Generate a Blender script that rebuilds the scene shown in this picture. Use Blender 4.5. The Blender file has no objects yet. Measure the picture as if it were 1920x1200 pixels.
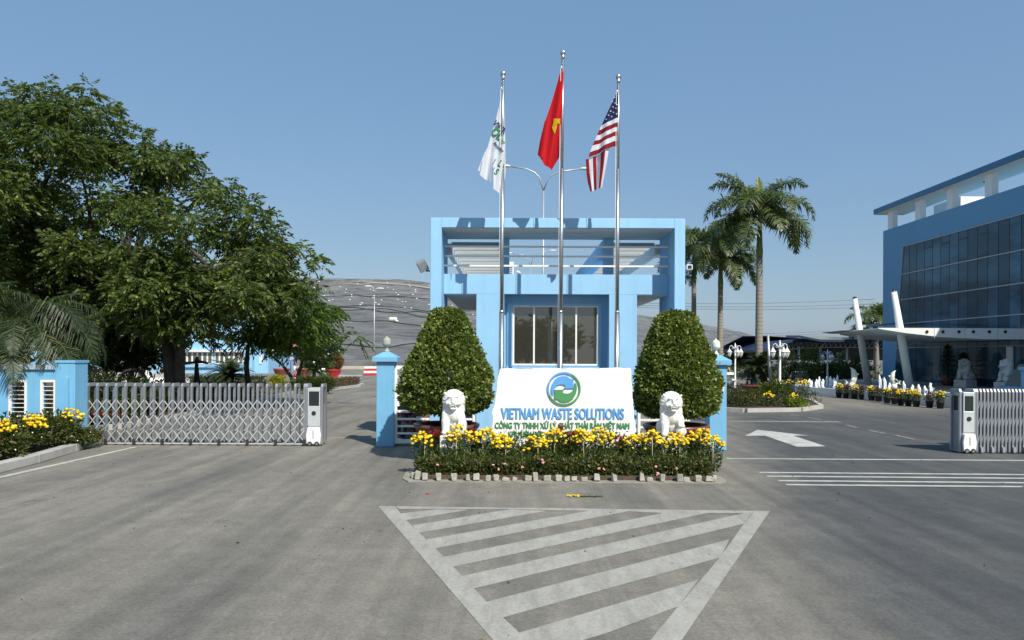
import bpy, bmesh, math, random
import numpy as np
from mathutils import Vector, Matrix
random.seed(11)
RNG = np.random.default_rng(11)
R = math.radians
SC = bpy.context.scene
COL = SC.collection

# ---------------------------------------------------------------- camera, sky, sun, exposure
F, CX, HY, CH, ROLL = 1400.0, 955.0, 665.0, 2.3, R(0.25)   # pixel focal length, principal point, eye height
cam = bpy.data.objects.new('camera', bpy.data.cameras.new('camera'))
COL.objects.link(cam)
cam.location = (0, 0, CH)
cam.rotation_euler = (R(90), -ROLL, 0)
cam.data.sensor_width = 36; cam.data.sensor_fit = 'HORIZONTAL'
cam.data.lens = F / 1920 * 36
cam.data.shift_x = (960 - CX) / 1920
cam.data.shift_y = (HY - 600) / 1920
cam.data.clip_start = 0.1; cam.data.clip_end = 6000
SC.camera = cam

SUN_EL, SUN_AZ = R(45), R(150)           # azimuth clockwise from +Y: the sun stands behind the camera, to the right
wd = bpy.data.worlds.new('World'); SC.world = wd; wd.use_nodes = True
wn = wd.node_tree
sky = wn.nodes.new('ShaderNodeTexSky'); sky.sky_type = 'NISHITA'; sky.sun_disc = False
sky.sun_elevation = SUN_EL; sky.sun_rotation = SUN_AZ
sky.altitude = 0; sky.air_density = 1.3; sky.dust_density = 0.9; sky.ozone_density = 1.6
bgn = wn.nodes['Background']; bgn.inputs[1].default_value = 0.088
hz_mix = wn.nodes.new('ShaderNodeMix'); hz_mix.data_type = 'RGBA'; hz_mix.inputs[0].default_value = 0.62
hz_mix.inputs[7].default_value = (1.45, 2.75, 4.7, 1)                # even dry-season haze veiling the clear-sky gradient
hz_n = wn.nodes.new('ShaderNodeTexNoise'); hz_n.inputs['Scale'].default_value = 1.7; hz_n.inputs['Detail'].default_value = 5
hz_t = wn.nodes.new('ShaderNodeTexCoord'); wn.links.new(hz_t.outputs['Generated'], hz_n.inputs['Vector'])
hz_r = wn.nodes.new('ShaderNodeMapRange'); hz_r.inputs[1].default_value = .3; hz_r.inputs[2].default_value = .7; hz_r.inputs[3].default_value = .56; hz_r.inputs[4].default_value = .68
wn.links.new(hz_n.outputs['Fac'], hz_r.inputs[0]); wn.links.new(hz_r.outputs[0], hz_mix.inputs[0])        # thin uneven haze
wn.links.new(sky.outputs[0], hz_mix.inputs[6]); wn.links.new(hz_mix.outputs[2], bgn.inputs[0])
sl = bpy.data.lights.new('sun', 'SUN'); sl.energy = 4.0; sl.angle = R(0.5); sl.color = (1, 0.95, 0.86)
sun = bpy.data.objects.new('sun', sl); COL.objects.link(sun)
sd = Vector((math.sin(SUN_AZ) * math.cos(SUN_EL), math.cos(SUN_AZ) * math.cos(SUN_EL), math.sin(SUN_EL)))
sun.rotation_euler = sd.to_track_quat('Z', 'Y').to_euler(); sun.location = (20, -30, 40)
SC.view_settings.view_transform = 'Standard'; SC.view_settings.look = 'None'
SC.view_settings.exposure = 0.5; SC.view_settings.gamma = 1
SC.cycles.max_bounces = 6; SC.cycles.transparent_max_bounces = 6

# ---------------------------------------------------------------- helpers
def W(x, y, Y):
    "photo pixel at depth Y -> world point"
    a, b = x - CX, y - HY
    c, s = math.cos(ROLL), math.sin(ROLL)
    a, b = a * c + b * s, -a * s + b * c
    return Vector((a * Y / F, Y, CH - b * Y / F))
def G(x, y, z=0.0):
    "photo pixel on the level z"
    a, b = x - CX, y - HY
    c, s = math.cos(ROLL), math.sin(ROLL)
    a, b = a * c + b * s, -a * s + b * c
    Y = F * (CH - z) / b
    return Vector((a * Y / F, Y, z))
def S(r, g, b):
    f = lambda c: (c / 255 / 12.92) if c / 255 < .04045 else ((c / 255 + .055) / 1.055) ** 2.4
    return (f(r), f(g), f(b))

def org(o):
    v = Vector((0, 0, 0))
    while o is not None:
        v = v + Vector(o.location); o = o.parent
    return v

class MB:
    def __init__(s): s.v = []; s.f = []; s.m = []; s.s = []
    def add(s, vs, fs, mi=0, smooth=False):
        k = len(s.v); s.v += [tuple(p) for p in vs]
        for f in fs: s.f.append(tuple(i + k for i in f)); s.m.append(mi); s.s.append(smooth)
        return s
    def box(s, x0, x1, y0, y1, z0, z1, mi=0):
        vs = [(x, y, z) for z in (z0, z1) for y in (y0, y1) for x in (x0, x1)]
        return s.add(vs, [(0, 2, 3, 1), (4, 5, 7, 6), (0, 1, 5, 4), (2, 6, 7, 3), (0, 4, 6, 2), (1, 3, 7, 5)], mi)
    def obox(s, c, h, M, mi=0):
        vs = [Vector(c) + M @ Vector((x * h[0], y * h[1], z * h[2])) for z in (-1, 1) for y in (-1, 1) for x in (-1, 1)]
        return s.add(vs, [(0, 2, 3, 1), (4, 5, 7, 6), (0, 1, 5, 4), (2, 6, 7, 3), (0, 4, 6, 2), (1, 3, 7, 5)], mi)
    def bar(s, p, q, w, h, mi=0):
        p, q = Vector(p), Vector(q); d = (q - p); L = d.length
        M = d.to_track_quat('X', 'Z').to_matrix()
        return s.obox((p + q) / 2, (L / 2, w / 2, h / 2), M, mi)
    def tube(s, pts, rad, n=8, mi=0, cap=True, smooth=True):
        pts = [Vector(p) for p in pts]
        if not hasattr(rad, '__len__'): rad = [rad] * len(pts)
        vs = []; up = Vector((0.13, 0.31, 0.94))
        for i, p in enumerate(pts):
            d = (pts[min(i + 1, len(pts) - 1)] - pts[max(i - 1, 0)]).normalized()
            a = d.cross(up)
            if a.length < .15: a = d.cross(Vector((1, 0, 0)))
            a.normalize(); b = d.cross(a)
            for k in range(n):
                t = 2 * math.pi * k / n
                vs.append(p + (a * math.cos(t) + b * math.sin(t)) * rad[i])
        fs = []
        for i in range(len(pts) - 1):
            for k in range(n):
                fs.append((i * n + k, i * n + (k + 1) % n, (i + 1) * n + (k + 1) % n, (i + 1) * n + k))
        s.add(vs, fs, mi, smooth)
        if cap:
            k0 = len(s.v) - len(vs)
            s.f.append(tuple(k0 + k for k in range(n - 1, -1, -1))); s.m.append(mi); s.s.append(False)
            k1 = k0 + (len(pts) - 1) * n
            s.f.append(tuple(k1 + k for k in range(n))); s.m.append(mi); s.s.append(False)
        return s
    def lathe(s, prof, c=(0, 0, 0), n=20, mi=0, smooth=True, jit=0):
        vs = []
        for r, z in prof:
            for k in range(n):
                t = 2 * math.pi * k / n
                rr = max(r, .0005) * (1 + (random.uniform(-jit, jit) if jit else 0))
                vs.append((c[0] + rr * math.cos(t), c[1] + rr * math.sin(t), c[2] + z))
        fs = [(i * n + k, i * n + (k + 1) % n, (i + 1) * n + (k + 1) % n, (i + 1) * n + k) for i in range(len(prof) - 1) for k in range(n)]
        fs.append(tuple(range(n - 1, -1, -1))); fs.append(tuple((len(prof) - 1) * n + k for k in range(n)))
        return s.add(vs, fs, mi, smooth)
    def ell(s, c, r, nu=14, nv=9, M=None, mi=0):
        if not hasattr(r, '__len__'): r = (r, r, r)
        vs = []; c = Vector(c)
        for j in range(nv + 1):
            ph = math.pi * j / nv
            for i in range(nu):
                th = 2 * math.pi * i / nu
                p = Vector((r[0] * math.sin(ph) * math.cos(th), r[1] * math.sin(ph) * math.sin(th), r[2] * math.cos(ph)))
                vs.append(c + (M @ p if M else p))
        fs = [(j * nu + i, (j + 1) * nu + i, (j + 1) * nu + (i + 1) % nu, j * nu + (i + 1) % nu) for j in range(nv) for i in range(nu)]
        return s.add(vs, fs, mi, True)
    def prism(s, poly, axis, lo, hi, mi=0):
        mk = {'y': lambda a, b, t: (a, t, b), 'x': lambda a, b, t: (t, a, b), 'z': lambda a, b, t: (a, b, t)}[axis]
        n = len(poly)
        vs = [mk(a, b, lo) for a, b in poly] + [mk(a, b, hi) for a, b in poly]
        fs = [tuple(range(n)), tuple(range(2 * n - 1, n - 1, -1))] + [(i, i + n, (i + 1) % n + n, (i + 1) % n) for i in range(n)]
        return s.add(vs, fs, mi)
    def build(s, name, mats, parent=None, bevel=0, raw=False, local=False):
        me = bpy.data.meshes.new(name)
        o0 = org(parent) if (parent is not None and not local) else Vector((0, 0, 0))
        me.from_pydata([(p[0] - o0[0], p[1] - o0[1], p[2] - o0[2]) for p in s.v], [], s.f)
        if not hasattr(mats, '__len__'): mats = [mats]
        for m in mats: me.materials.append(m)
        me.polygons.foreach_set('material_index', s.m)
        me.polygons.foreach_set('use_smooth', s.s)
        if not raw:
            bm = bmesh.new(); bm.from_mesh(me)
            bmesh.ops.recalc_face_normals(bm, faces=bm.faces)
            bm.to_mesh(me); bm.free()
        me.update()
        o = bpy.data.objects.new(name, me); COL.objects.link(o)
        if parent is not None: o.parent = parent
        if bevel:
            b = o.modifiers.new('bevel', 'BEVEL'); b.width = bevel; b.segments = 2; b.limit_method = 'ANGLE'; b.angle_limit = R(40)
        return o

def tag(o, label, cat, group=None):
    o['label'] = label; o['category'] = cat
    if group: o['group'] = group
    return o
def thing(name, label, cat, loc=(0, 0, 0), group=None, rz=0):
    o = bpy.data.objects.new(name, None); COL.objects.link(o)
    o.empty_display_size = .2
    o.location = loc; o.rotation_euler = (0, 0, rz)
    return tag(o, label, cat, group)
def struct(o, kind='structure'):
    o['kind'] = kind; return o
def copy_thing(o, loc=None, rz=None, sc=None, label=None, group=None, parent=None):
    c = o.copy(); COL.objects.link(c)
    if parent is not None: c.parent = parent
    for ch in list(o.children): copy_thing(ch, parent=c)
    if loc is not None: c.location = loc
    if rz is not None: c.rotation_euler = (0, 0, rz)
    if sc is not None: c.scale = (sc, sc, sc) if not hasattr(sc, '__len__') else sc
    if label: c['label'] = label
    if group: c['group'] = group
    return c
ORDW = ['leftmost', 'second', 'third', 'fourth', 'fifth', 'sixth', 'seventh', 'eighth', 'ninth', 'tenth', 'eleventh', 'twelfth', 'thirteenth',
        'fourteenth', 'fifteenth', 'sixteenth', 'seventeenth', 'eighteenth', 'nineteenth', 'twentieth', 'twenty-first', 'twenty-second',
        'twenty-third', 'twenty-fourth', 'twenty-fifth', 'twenty-sixth', 'twenty-seventh', 'twenty-eighth', 'twenty-ninth', 'thirtieth',
        'thirty-first', 'thirty-second', 'thirty-third', 'thirty-fourth', 'thirty-fifth', 'thirty-sixth']
def nth(i, n):
    return 'leftmost' if i == 0 else ('rightmost' if i == n - 1 else ORDW[i] + ' from left')

# ---------------------------------------------------------------- materials
def newmat(name):
    m = bpy.data.materials.new(name); m.use_nodes = True
    nt = m.node_tree; return m, nt, nt.nodes['Principled BSDF']
def nn(nt, t, **kw):
    n = nt.nodes.new(t)
    for k, v in kw.items():
        if k in n.inputs: n.inputs[k].default_value = v
        else: setattr(n, k, v)
    return n
def mixc(nt, fac, a, b, mode='MIX'):
    n = nt.nodes.new('ShaderNodeMix'); n.data_type = 'RGBA'; n.blend_type = mode
    for i, v in ((0, fac), (6, a), (7, b)):
        if hasattr(v, 'links') or hasattr(v, 'is_linked'): nt.links.new(v, n.inputs[i])
        else: n.inputs[i].default_value = v if i == 0 else (*v, 1)
    return n.outputs[2]
def ramp(nt, src, p0, p1, c0=(0, 0, 0), c1=(1, 1, 1)):
    n = nt.nodes.new('ShaderNodeValToRGB'); nt.links.new(src, n.inputs[0])
    e = n.color_ramp.elements; e[0].position = p0; e[1].position = p1
    e[0].color = (*c0, 1); e[1].color = (*c1, 1)
    return n.outputs[0]
def coords(nt, scale=(1, 1, 1), kind='Object', rot=(0, 0, 0)):
    t = nt.nodes.new('ShaderNodeTexCoord'); mp = nt.nodes.new('ShaderNodeMapping')
    mp.inputs['Scale'].default_value = scale; mp.inputs['Rotation'].default_value = rot
    nt.links.new(t.outputs[kind], mp.inputs[0]); return mp.outputs[0]
def noise(nt, vec, scale, detail=4, rough=.6):
    n = nn(nt, 'ShaderNodeTexNoise', Scale=scale, Detail=detail, Roughness=rough)
    nt.links.new(vec, n.inputs['Vector']); return n.outputs['Fac']
def bump(nt, b, h, strength, dist=.02):
    n = nn(nt, 'ShaderNodeBump', Strength=strength, Distance=dist)
    nt.links.new(h, n.inputs['Height']); nt.links.new(n.outputs[0], b.inputs['Normal'])

def plain(name, col, rough=.6, metal=0.0, var=.08, vs=2.5, bmp=0, bs=60, streak=0, spec=.5, dirt=None, dirtamt=.25):
    m, nt, b = newmat(name)
    v = coords(nt)
    n1 = noise(nt, v, vs)
    lo = tuple(c * (1 - var) for c in col); hi = tuple(min(1, c * (1 + var)) for c in col)
    c = mixc(nt, ramp(nt, n1, .3, .7), lo, hi)
    if streak:
        n2 = noise(nt, coords(nt, (6, 6, .35)), 1.0, 5)
        c = mixc(nt, ramp(nt, n2, .5, .8), c, tuple(x * (1 - streak) for x in col))
    if dirt:
        n3 = noise(nt, v, 1.1, 6, .7)
        d = nt.nodes.new('ShaderNodeMath'); d.operation = 'MULTIPLY'; nt.links.new(ramp(nt, n3, .5, .75), d.inputs[0]); d.inputs[1].default_value = dirtamt
        c = mixc(nt, d.outputs[0], c, dirt)
    nt.links.new(c, b.inputs['Base Color'])
    b.inputs['Roughness'].default_value = rough; b.inputs['Metallic'].default_value = metal
    b.inputs['Specular IOR Level'].default_value = spec
    if bmp: bump(nt, b, noise(nt, v, bs, 3), bmp)
    return m

def leafmat(name, c0, c1, c2=None, trans=.3, rough=.5, cs=.5, spec=.35):
    m, nt, b = newmat(name)
    g = nt.nodes.new('ShaderNodeNewGeometry')
    r = nt.nodes.new('ShaderNodeValToRGB'); nt.links.new(g.outputs['Random Per Island'], r.inputs[0])
    e = r.color_ramp.elements; e[0].color = (*c0, 1); e[1].color = (*c1, 1); e[0].position = .1; e[1].position = .8
    if c2: x = e.new(.97); x.color = (*c2, 1)
    cl = noise(nt, coords(nt), cs, 3)
    col = mixc(nt, ramp(nt, cl, .35, .7, (.68, .7, .62), (1.25, 1.2, 1.05)), (1, 1, 1), (1, 1, 1))
    mu = nt.nodes.new('ShaderNodeMix'); mu.data_type = 'RGBA'; mu.blend_type = 'MULTIPLY'; mu.inputs[0].default_value = 1
    nt.links.new(r.outputs[0], mu.inputs[6]); nt.links.new(ramp(nt, cl, .35, .7, (.66, .68, .6), (1.3, 1.25, 1.1)), mu.inputs[7])
    col = mu.outputs[2]
    nt.links.new(col, b.inputs['Base Color']); b.inputs['Roughness'].default_value = rough
    b.inputs['Specular IOR Level'].default_value = spec
    t = nt.nodes.new('ShaderNodeBsdfTranslucent'); 
    tc = mixc(nt, .5, col, (.25, .4, .03)); nt.links.new(tc, t.inputs[0])
    ms = nt.nodes.new('ShaderNodeMixShader'); ms.inputs[0].default_value = trans
    nt.links.new(b.outputs[0], ms.inputs[1]); nt.links.new(t.outputs[0], ms.inputs[2])
    nt.links.new(ms.outputs[0], nt.nodes['Material Output'].inputs[0])
    return m

BLUE = (.27, .51, .73)
M_wall = plain('blue_wall_paint', BLUE, .6, var=.05, vs=1.2, streak=.13, bmp=.05, bs=70, dirt=(.30, .42, .50), dirtamt=.22)
M_pillar = plain('blue_pillar_paint', (.165, .42, .63), .5, var=.06, vs=2.0, streak=.1, bmp=.04, bs=80, dirt=(.3, .33, .33), dirtamt=.2)
M_office = plain('deep_blue_wall_paint', (.105, .30, .49), .5, var=.03, vs=.4, streak=.03)
M_roofblue = plain('roof_edge_blue', (.03, .15, .30), .4, var=.04)
M_soffit = plain('grey_soffit_plaster', (.66, .65, .60), .8, var=.06, vs=1.5)
M_white = plain('white_paint', (.78, .78, .75), .45, var=.04, vs=3, streak=.05)
M_cream = plain('cream_plaster', (.72, .7, .62), .7, var=.06, vs=2)
M_marble = plain('white_marble', (.80, .80, .77), .5, var=.05, vs=4, bmp=.15, bs=25, dirt=(.55, .52, .45), dirtamt=.22)
M_lion = plain('white_carved_stone', (.72, .72, .69), .65, var=.07, vs=8, bmp=.3, bs=30, dirt=(.42, .40, .34), dirtamt=.45)
M_grey_stone = plain('grey_carved_stone', (.60, .61, .60), .7, var=.18, vs=5, bmp=.3, bs=30)
M_steel = plain('brushed_steel', (.58, .59, .575), .36, 1.0, var=.08, vs=6)
M_alu = plain('gate_aluminium', (.46, .475, .50), .32, .8, var=.1, vs=9)
M_alu_dark = plain('gate_grey_cap', (.3, .31, .33), .45, .3, var=.1)
M_alu_white = plain('silver_panel', (.62, .64, .64), .35, .35, var=.06, vs=14)
M_black = plain('black_rubber', (.02, .02, .022), .6, var=.2)
M_blackpl = plain('black_plastic', (.025, .026, .03), .35, var=.2)
M_screen = plain('dark_screen', (.02, .03, .03), .08, var=.1)
M_red = plain('red_paint', (.55, .03, .035), .45, var=.08)
M_terra = plain('dark_glazed_clay', (.16, .06, .045), .35, var=.25, vs=6)
M_redclay = plain('red_clay', (.26, .075, .055), .5, var=.12, vs=5)
M_bark = plain('bark', (.06, .05, .042), .9, var=.35, vs=7, bmp=.8, bs=18)
M_barkpale = plain('pale_bark', (.16, .14, .115), .9, var=.25, vs=7, bmp=.5, bs=18)
M_conc = plain('concrete_kerb', (.42, .41, .38), .85, var=.12, vs=3, bmp=.25, bs=50, dirt=(.22, .2, .17), dirtamt=.5)
M_stone = plain('pale_edging_stone', (.36, .345, .29), .9, var=.2, vs=9, bmp=.4, bs=40, dirt=(.25, .2, .15), dirtamt=.4)
M_soil = plain('soil', (.09, .065, .045), .95, var=.35, vs=9, bmp=.6, bs=30)
M_signblue = plain('letter_blue', (.10, .33, .66), .45, var=.05)
M_signgreen = plain('letter_green', (.07, .26, .10), .5, var=.06)
M_lampwhite = plain('lamp_white_enamel', (.75, .75, .72), .35, var=.03)
M_lampgalv = plain('galvanised_pole', (.45, .46, .46), .45, .5, var=.08)
M_glasslamp = plain('frosted_lamp_glass', (.55, .56, .53), .2, var=.05)
M_water = plain('pool_water', (.12, .2, .22), .05, var=.1)
M_foam = plain('foaming_water', (.82, .86, .9), .35, var=.06, vs=20, bmp=.5, bs=40)
M_wood = plain('dark_weathered_wood', (.045, .032, .026), .75, var=.3, vs=9, bmp=.4, bs=30)
M_cane = plain('bamboo_stake', (.5, .4, .2), .7, var=.15)
M_yellowfl = leafmat('yellow_petal', (.74, .48, .008), (.92, .68, .02), (.94, .78, .10), trans=.1, cs=9)
M_redfl = leafmat('dark_red_petal', (.20, .012, .012), (.36, .03, .02), trans=.15, cs=6)
M_pinkfl = plain('pink_petal', (.75, .33, .35), .6, var=.1)
M_whitefl = plain('white_petal', (.8, .8, .74), .6, var=.06)
M_rubberpot = plain('black_plant_pot', (.025, .025, .027), .55, var=.2)
L_tree = leafmat('feathery_tree_leaf', (.032, .052, .016), (.095, .138, .032), (.20, .23, .05), .30, .5, .45)
L_bright = leafmat('bright_tree_leaf', (.032, .068, .012), (.085, .15, .02), (.17, .24, .03), .35, .5, .6)
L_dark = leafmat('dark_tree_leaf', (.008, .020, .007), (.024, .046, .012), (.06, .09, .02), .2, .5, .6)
L_top = leafmat('topiary_leaf', (.060, .098, .022), (.20, .25, .052), (.36, .38, .12), .28, .45, 3.2, .5)
L_hedge = leafmat('hedge_leaf', (.028, .045, .012), (.085, .105, .022), (.16, .10, .05), .2, .5, 3)
L_plant = leafmat('flower_plant_leaf', (.022, .042, .010), (.07, .105, .022), (.13, .16, .04), .25, .5, 3)
L_redplant = leafmat('red_bronze_leaf', (.05, .022, .012), (.06, .07, .02), (.16, .03, .02), .2, .5, 3)
L_yellow = leafmat('yellow_green_leaf', (.22, .24, .02), (.42, .40, .05), None, .3, .5, 3)
L_palm = leafmat('palm_leaf', (.034, .056, .022), (.105, .138, .05), (.18, .195, .075), .25, .42, .8, .5)
L_palmdark = leafmat('dark_palm_leaf', (.018, .032, .014), (.055, .075, .032), (.11, .12, .05), .2, .5, .8, .4)
L_palmyoung = leafmat('young_palm_leaf', (.10, .15, .02), (.16, .22, .03), None, .3, .42, .8)
L_cycad = leafmat('cycad_leaf', (.016, .030, .012), (.045, .065, .022), (.11, .12, .05), .15, .4, 1.5, .5)
L_redbush = leafmat('coppery_shrub_leaf', (.09, .07, .02), (.26, .09, .04), (.33, .16, .07), .2, .5, 1.2)
L_purple = leafmat('purple_hedge_leaf', (.07, .045, .035), (.16, .09, .075), (.10, .11, .03), .2, .55, 3)
L_lime = leafmat('lime_shrub_leaf', (.10, .15, .02), (.22, .28, .03), None, .3, .5, 3)

# ---------------------------------------------------------------- foliage generators
def unit(a):
    return a / np.maximum(np.linalg.norm(a, axis=1, keepdims=True), 1e-9)
def quads_obj(name, V, mats, parent=None, extra=None, smooth=False):
    "V: (n,4,3) world coordinates -> one mesh object of n quads"
    n = len(V); me = bpy.data.meshes.new(name)
    o0 = np.array(org(parent)) if parent is not None else np.zeros(3)
    P = (V.reshape(-1, 3) - o0).astype(np.float32)
    me.vertices.add(4 * n); me.vertices.foreach_set('co', P.ravel())
    me.loops.add(4 * n); me.loops.foreach_set('vertex_index', np.arange(4 * n, dtype=np.int32))
    me.polygons.add(n); me.polygons.foreach_set('loop_start', np.arange(0, 4 * n, 4, dtype=np.int32))
    if not hasattr(mats, '__len__'): mats = [mats]
    for m in mats: me.materials.append(m)
    if extra is not None: me.polygons.foreach_set('material_index', extra.astype(np.int32))
    me.update(calc_edges=True)
    o = bpy.data.objects.new(name, me); COL.objects.link(o)
    if parent is not None: o.parent = parent
    return o
def leafquads(P, D, L, Wd, fold=.25):
    "rhombic leaves from base points P along D"
    n = len(P); D = unit(D); rv = RNG.normal(size=(n, 3))
    s = unit(np.cross(D, rv)); u = np.cross(s, D)
    L = np.broadcast_to(np.asarray(L, float), (n,))[:, None]; Wd = np.broadcast_to(np.asarray(Wd, float), (n,))[:, None]
    mid = P + D * L * .48 + u * Wd * fold
    V = np.stack([P, mid + s * Wd * .5, P + D * L, mid - s * Wd * .5], axis=1)
    return V
def sph(n):
    return unit(RNG.normal(size=(n, 3)))
def cloud_ell(c, r, n, L, Wd, shell=.55, up=.3, lump=.18):
    "leaves through an ellipsoid, denser towards its skin, with lumps"
    o = sph(n); c = np.array(c, float); r = np.array(r, float) if hasattr(r, '__len__') else np.array([r] * 3, float)
    k = RNG.uniform(shell, 1.0, size=(n, 1))
    f = 1 + lump * (np.sin(o[:, :1] * 6 + c[0]) * np.sin(o[:, 1:2] * 7 + c[1]) + .6 * np.sin(o[:, 2:3] * 9 + 1.3 * c[0]))
    P = c + o * r * k * f
    D = o + RNG.normal(size=(n, 3)) * .7 + np.array([0, 0, up])
    return leafquads(P, D, L * RNG.uniform(.7, 1.3, n), Wd * RNG.uniform(.7, 1.3, n))
def cloud_box(x0, x1, y0, y1, z0, z1, n, L, Wd, up=.4, skin=.5, rag=.05):
    P = RNG.uniform([x0, y0, z0], [x1, y1, z1], size=(n, 3))
    # push about half of them on to the skin
    k = RNG.integers(0, 4, n); m = RNG.uniform(size=n) < skin
    P[m & (k <= 1), 2] = z1; P[m & (k == 2), 1] = y0; P[m & (k == 3), 1] = y1
    P += RNG.normal(size=(n, 3)) * rag * np.array([.6, .6, 1]); 
    P[:, 2] = np.maximum(P[:, 2] + .6 * rag * np.sin(P[:, 0] * 5.3) * np.sin(P[:, 0] * 2.1 + 1), z0)
    D = RNG.normal(size=(n, 3)) * .8 + np.array([0, -.15, up])
    return leafquads(P, D, L * RNG.uniform(.7, 1.3, n), Wd * RNG.uniform(.7, 1.3, n))
def sprays(C, D, rl, nl, L, Wd, droop=.45):
    "pinnate sprays: nl leaflets either side of a short rachis"
    n = len(C); D = unit(D); upv = np.array([0, 0, 1.0])
    side = np.cross(D, upv + RNG.normal(size=(n, 3)) * .25); side = unit(side)
    out = []
    for i in range(nl):
        t = .15 + .85 * i / (nl - 1); sg = 1 if i % 2 else -1
        rv = RNG.normal(size=(n, 3)) * .13
        base = C + D * rl * t - upv * (droop * rl * t * t * .5)
        if i == nl - 1: d = D - upv * droop
        else: d = D * (.35 + .5 * t) + side * sg * (1.0 - .35 * t) - upv * droop * (.5 + .5 * t)
        V = leafquads(base, d + rv, L * RNG.uniform(.75, 1.2, n), Wd * RNG.uniform(.8, 1.2, n), .12)
        out.append(V)
    return np.concatenate(out)
def inpoly(px, py, poly):
    c = False; j = len(poly) - 1
    for i in range(len(poly)):
        xi, yi = poly[i]; xj, yj = poly[j]
        if (yi > py) != (yj > py) and px < (xj - xi) * (py - yi) / (yj - yi) + xi: c = not c
        j = i
    return c
def edge_dist(px, py, poly):
    best = 1e9
    for i in range(len(poly)):
        ax, ay = poly[i - 1]; bx, by = poly[i]
        dx, dy = bx - ax, by - ay; t = max(0, min(1, ((px - ax) * dx + (py - ay) * dy) / max(dx * dx + dy * dy, 1e-9)))
        best = min(best, math.hypot(px - ax - t * dx, py - ay - t * dy))
    return best
def clumps_in(poly, Y, depth, n, r0, r1, seed):
    rr = random.Random(seed); out = []
    xs = [p[0] for p in poly]; ys = [p[1] for p in poly]
    while len(out) < n:
        x, y = rr.uniform(min(xs), max(xs)), rr.uniform(min(ys), max(ys))
        if not inpoly(x, y, poly): continue
        e = edge_dist(x, y, poly) * Y / F
        r = min(rr.uniform(r0, r1), max(.32, e * .95))
        dd = depth * min(1, math.sqrt(e / max(.7 * depth, .1)) + .1)
        p = W(x, y, Y); p.y = Y + rr.uniform(-dd, dd)
        if p.z < r * .5: continue
        out.append((p, r))
    return out
def limb(mb, p, q, r0, r1, sag=.0, seed=0, n=6):
    rr = random.Random(seed); p, q = Vector(p), Vector(q)
    m = p.lerp(q, .45) + Vector((rr.uniform(-.2, .2), rr.uniform(-.2, .2), .12)) * (q - p).length
    pts = []
    for i in range(n + 1):
        t = i / n; pts.append(p * (1 - t) ** 2 + m * 2 * t * (1 - t) + q * t * t)
    mb.tube(pts, [r0 + (r1 - r0) * (i / n) ** .8 for i in range(n + 1)], 7)
def grow(trunk, clumps, nodes, parent_r, seed=3):
    "limbs from the trunk nodes out to the clumps"
    rr = random.Random(seed); tips = []
    big = sorted(clumps, key=lambda c: -c[1])[: max(8, len(clumps) // 5)]
    for i, (c, r) in enumerate(big):
        p = min(nodes, key=lambda q: (q - c).length); L = (c - p).length
        limb(trunk, p, c, min(parent_r * .55, .03 + .022 * L), .018, seed=seed * 97 + i)
        tips.append((p, c))
    pts = [p.lerp(c, t) for p, c in tips for t in (.55, .8, 1)]
    for i, (c, r) in enumerate(clumps):
        q = min(pts, key=lambda v: (v - c).length)
        if (q - c).length > .15: limb(trunk, q, c + Vector((rr.uniform(-.2, .2), 0, .1)), .028, .010, seed=i + 7, n=4)
def crown_sprays(clumps, per, rl, nl, L, Wd, droop=.5):
    C = []; D = []
    for c, r in clumps:
        k = max(6, int(per * (r / .8) ** 2))
        o = sph(k); o[:, 2] = o[:, 2] * .75 + .12
        C.append(np.array(c) + o * r * RNG.uniform(.35, 1.05, size=(k, 1)) * np.array([1, 1, .86]))
        d = o * np.array([1, 1, .5]) + RNG.normal(size=(k, 3)) * .45; d[:, 2] += .05
        D.append(d)
    return sprays(np.concatenate(C), np.concatenate(D), rl, nl, L, Wd, droop)

def frond(name, L, nleaf, ll, lw, e0, bend, mat, fwd=.55, hang=.5, vee=.25, seed=0, taper=.35, twist=0, plume=.14):
    "palm frond mesh: base at the origin, heading +X, leaning up by e0 and arching over by bend"
    rr = np.random.default_rng(seed); N = 16; pts = [np.zeros(3)]; dirs = []
    for i in range(N):
        t = i / N; a = e0 - bend * t ** 1.3
        d = np.array([math.cos(a), twist * math.sin(t * 2), math.sin(a)]); dirs.append(d); pts.append(pts[-1] + d * L / N)
    dirs.append(dirs[-1]); pts = np.array(pts); dirs = np.array(dirs)
    mb = MB(); mb.tube([Vector(p) for p in pts[::2]], [.035 * L / 2.6 * (1 - .85 * i / (N // 2)) + .003 for i in range(N // 2 + 1)], 5, 1)
    for i in range(nleaf):
        t = .14 + .86 * i / (nleaf - 1); k = t * N; i0 = min(int(k), N - 1); f = k - i0
        p = pts[i0] * (1 - f) + pts[i0 + 1] * f; d = dirs[i0]
        nrm = np.array([-d[2], 0, d[0]])
        lf = ll * (math.sin(math.pi * min(1, .18 + .78 * t)) ** .6) * (1 - taper * max(0, t - .7) / .3)
        for sg in (-1, 1):
            s = np.array([0, sg, 0.0])
            v = d * (fwd + .25 * t + rr.normal() * .08) + s * (1 + rr.normal() * .08) + nrm * (vee + rr.normal() * plume)
            v /= np.linalg.norm(v); l = lf * rr.uniform(.88, 1.1)
            p1 = p + v * l * .5; v2 = v + np.array([0, 0, -hang * rr.uniform(.7, 1.3)]); v2 /= np.linalg.norm(v2); p2 = p1 + v2 * l * .5
            w = np.cross(v, nrm); w = w / (np.linalg.norm(w) + 1e-9) * lw * .5
            mb.add([p - w * .6, p + w * .6, p1 + w, p1 - w, p2], [(0, 1, 2, 3), (3, 2, 4)], 0)
    return mb

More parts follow.
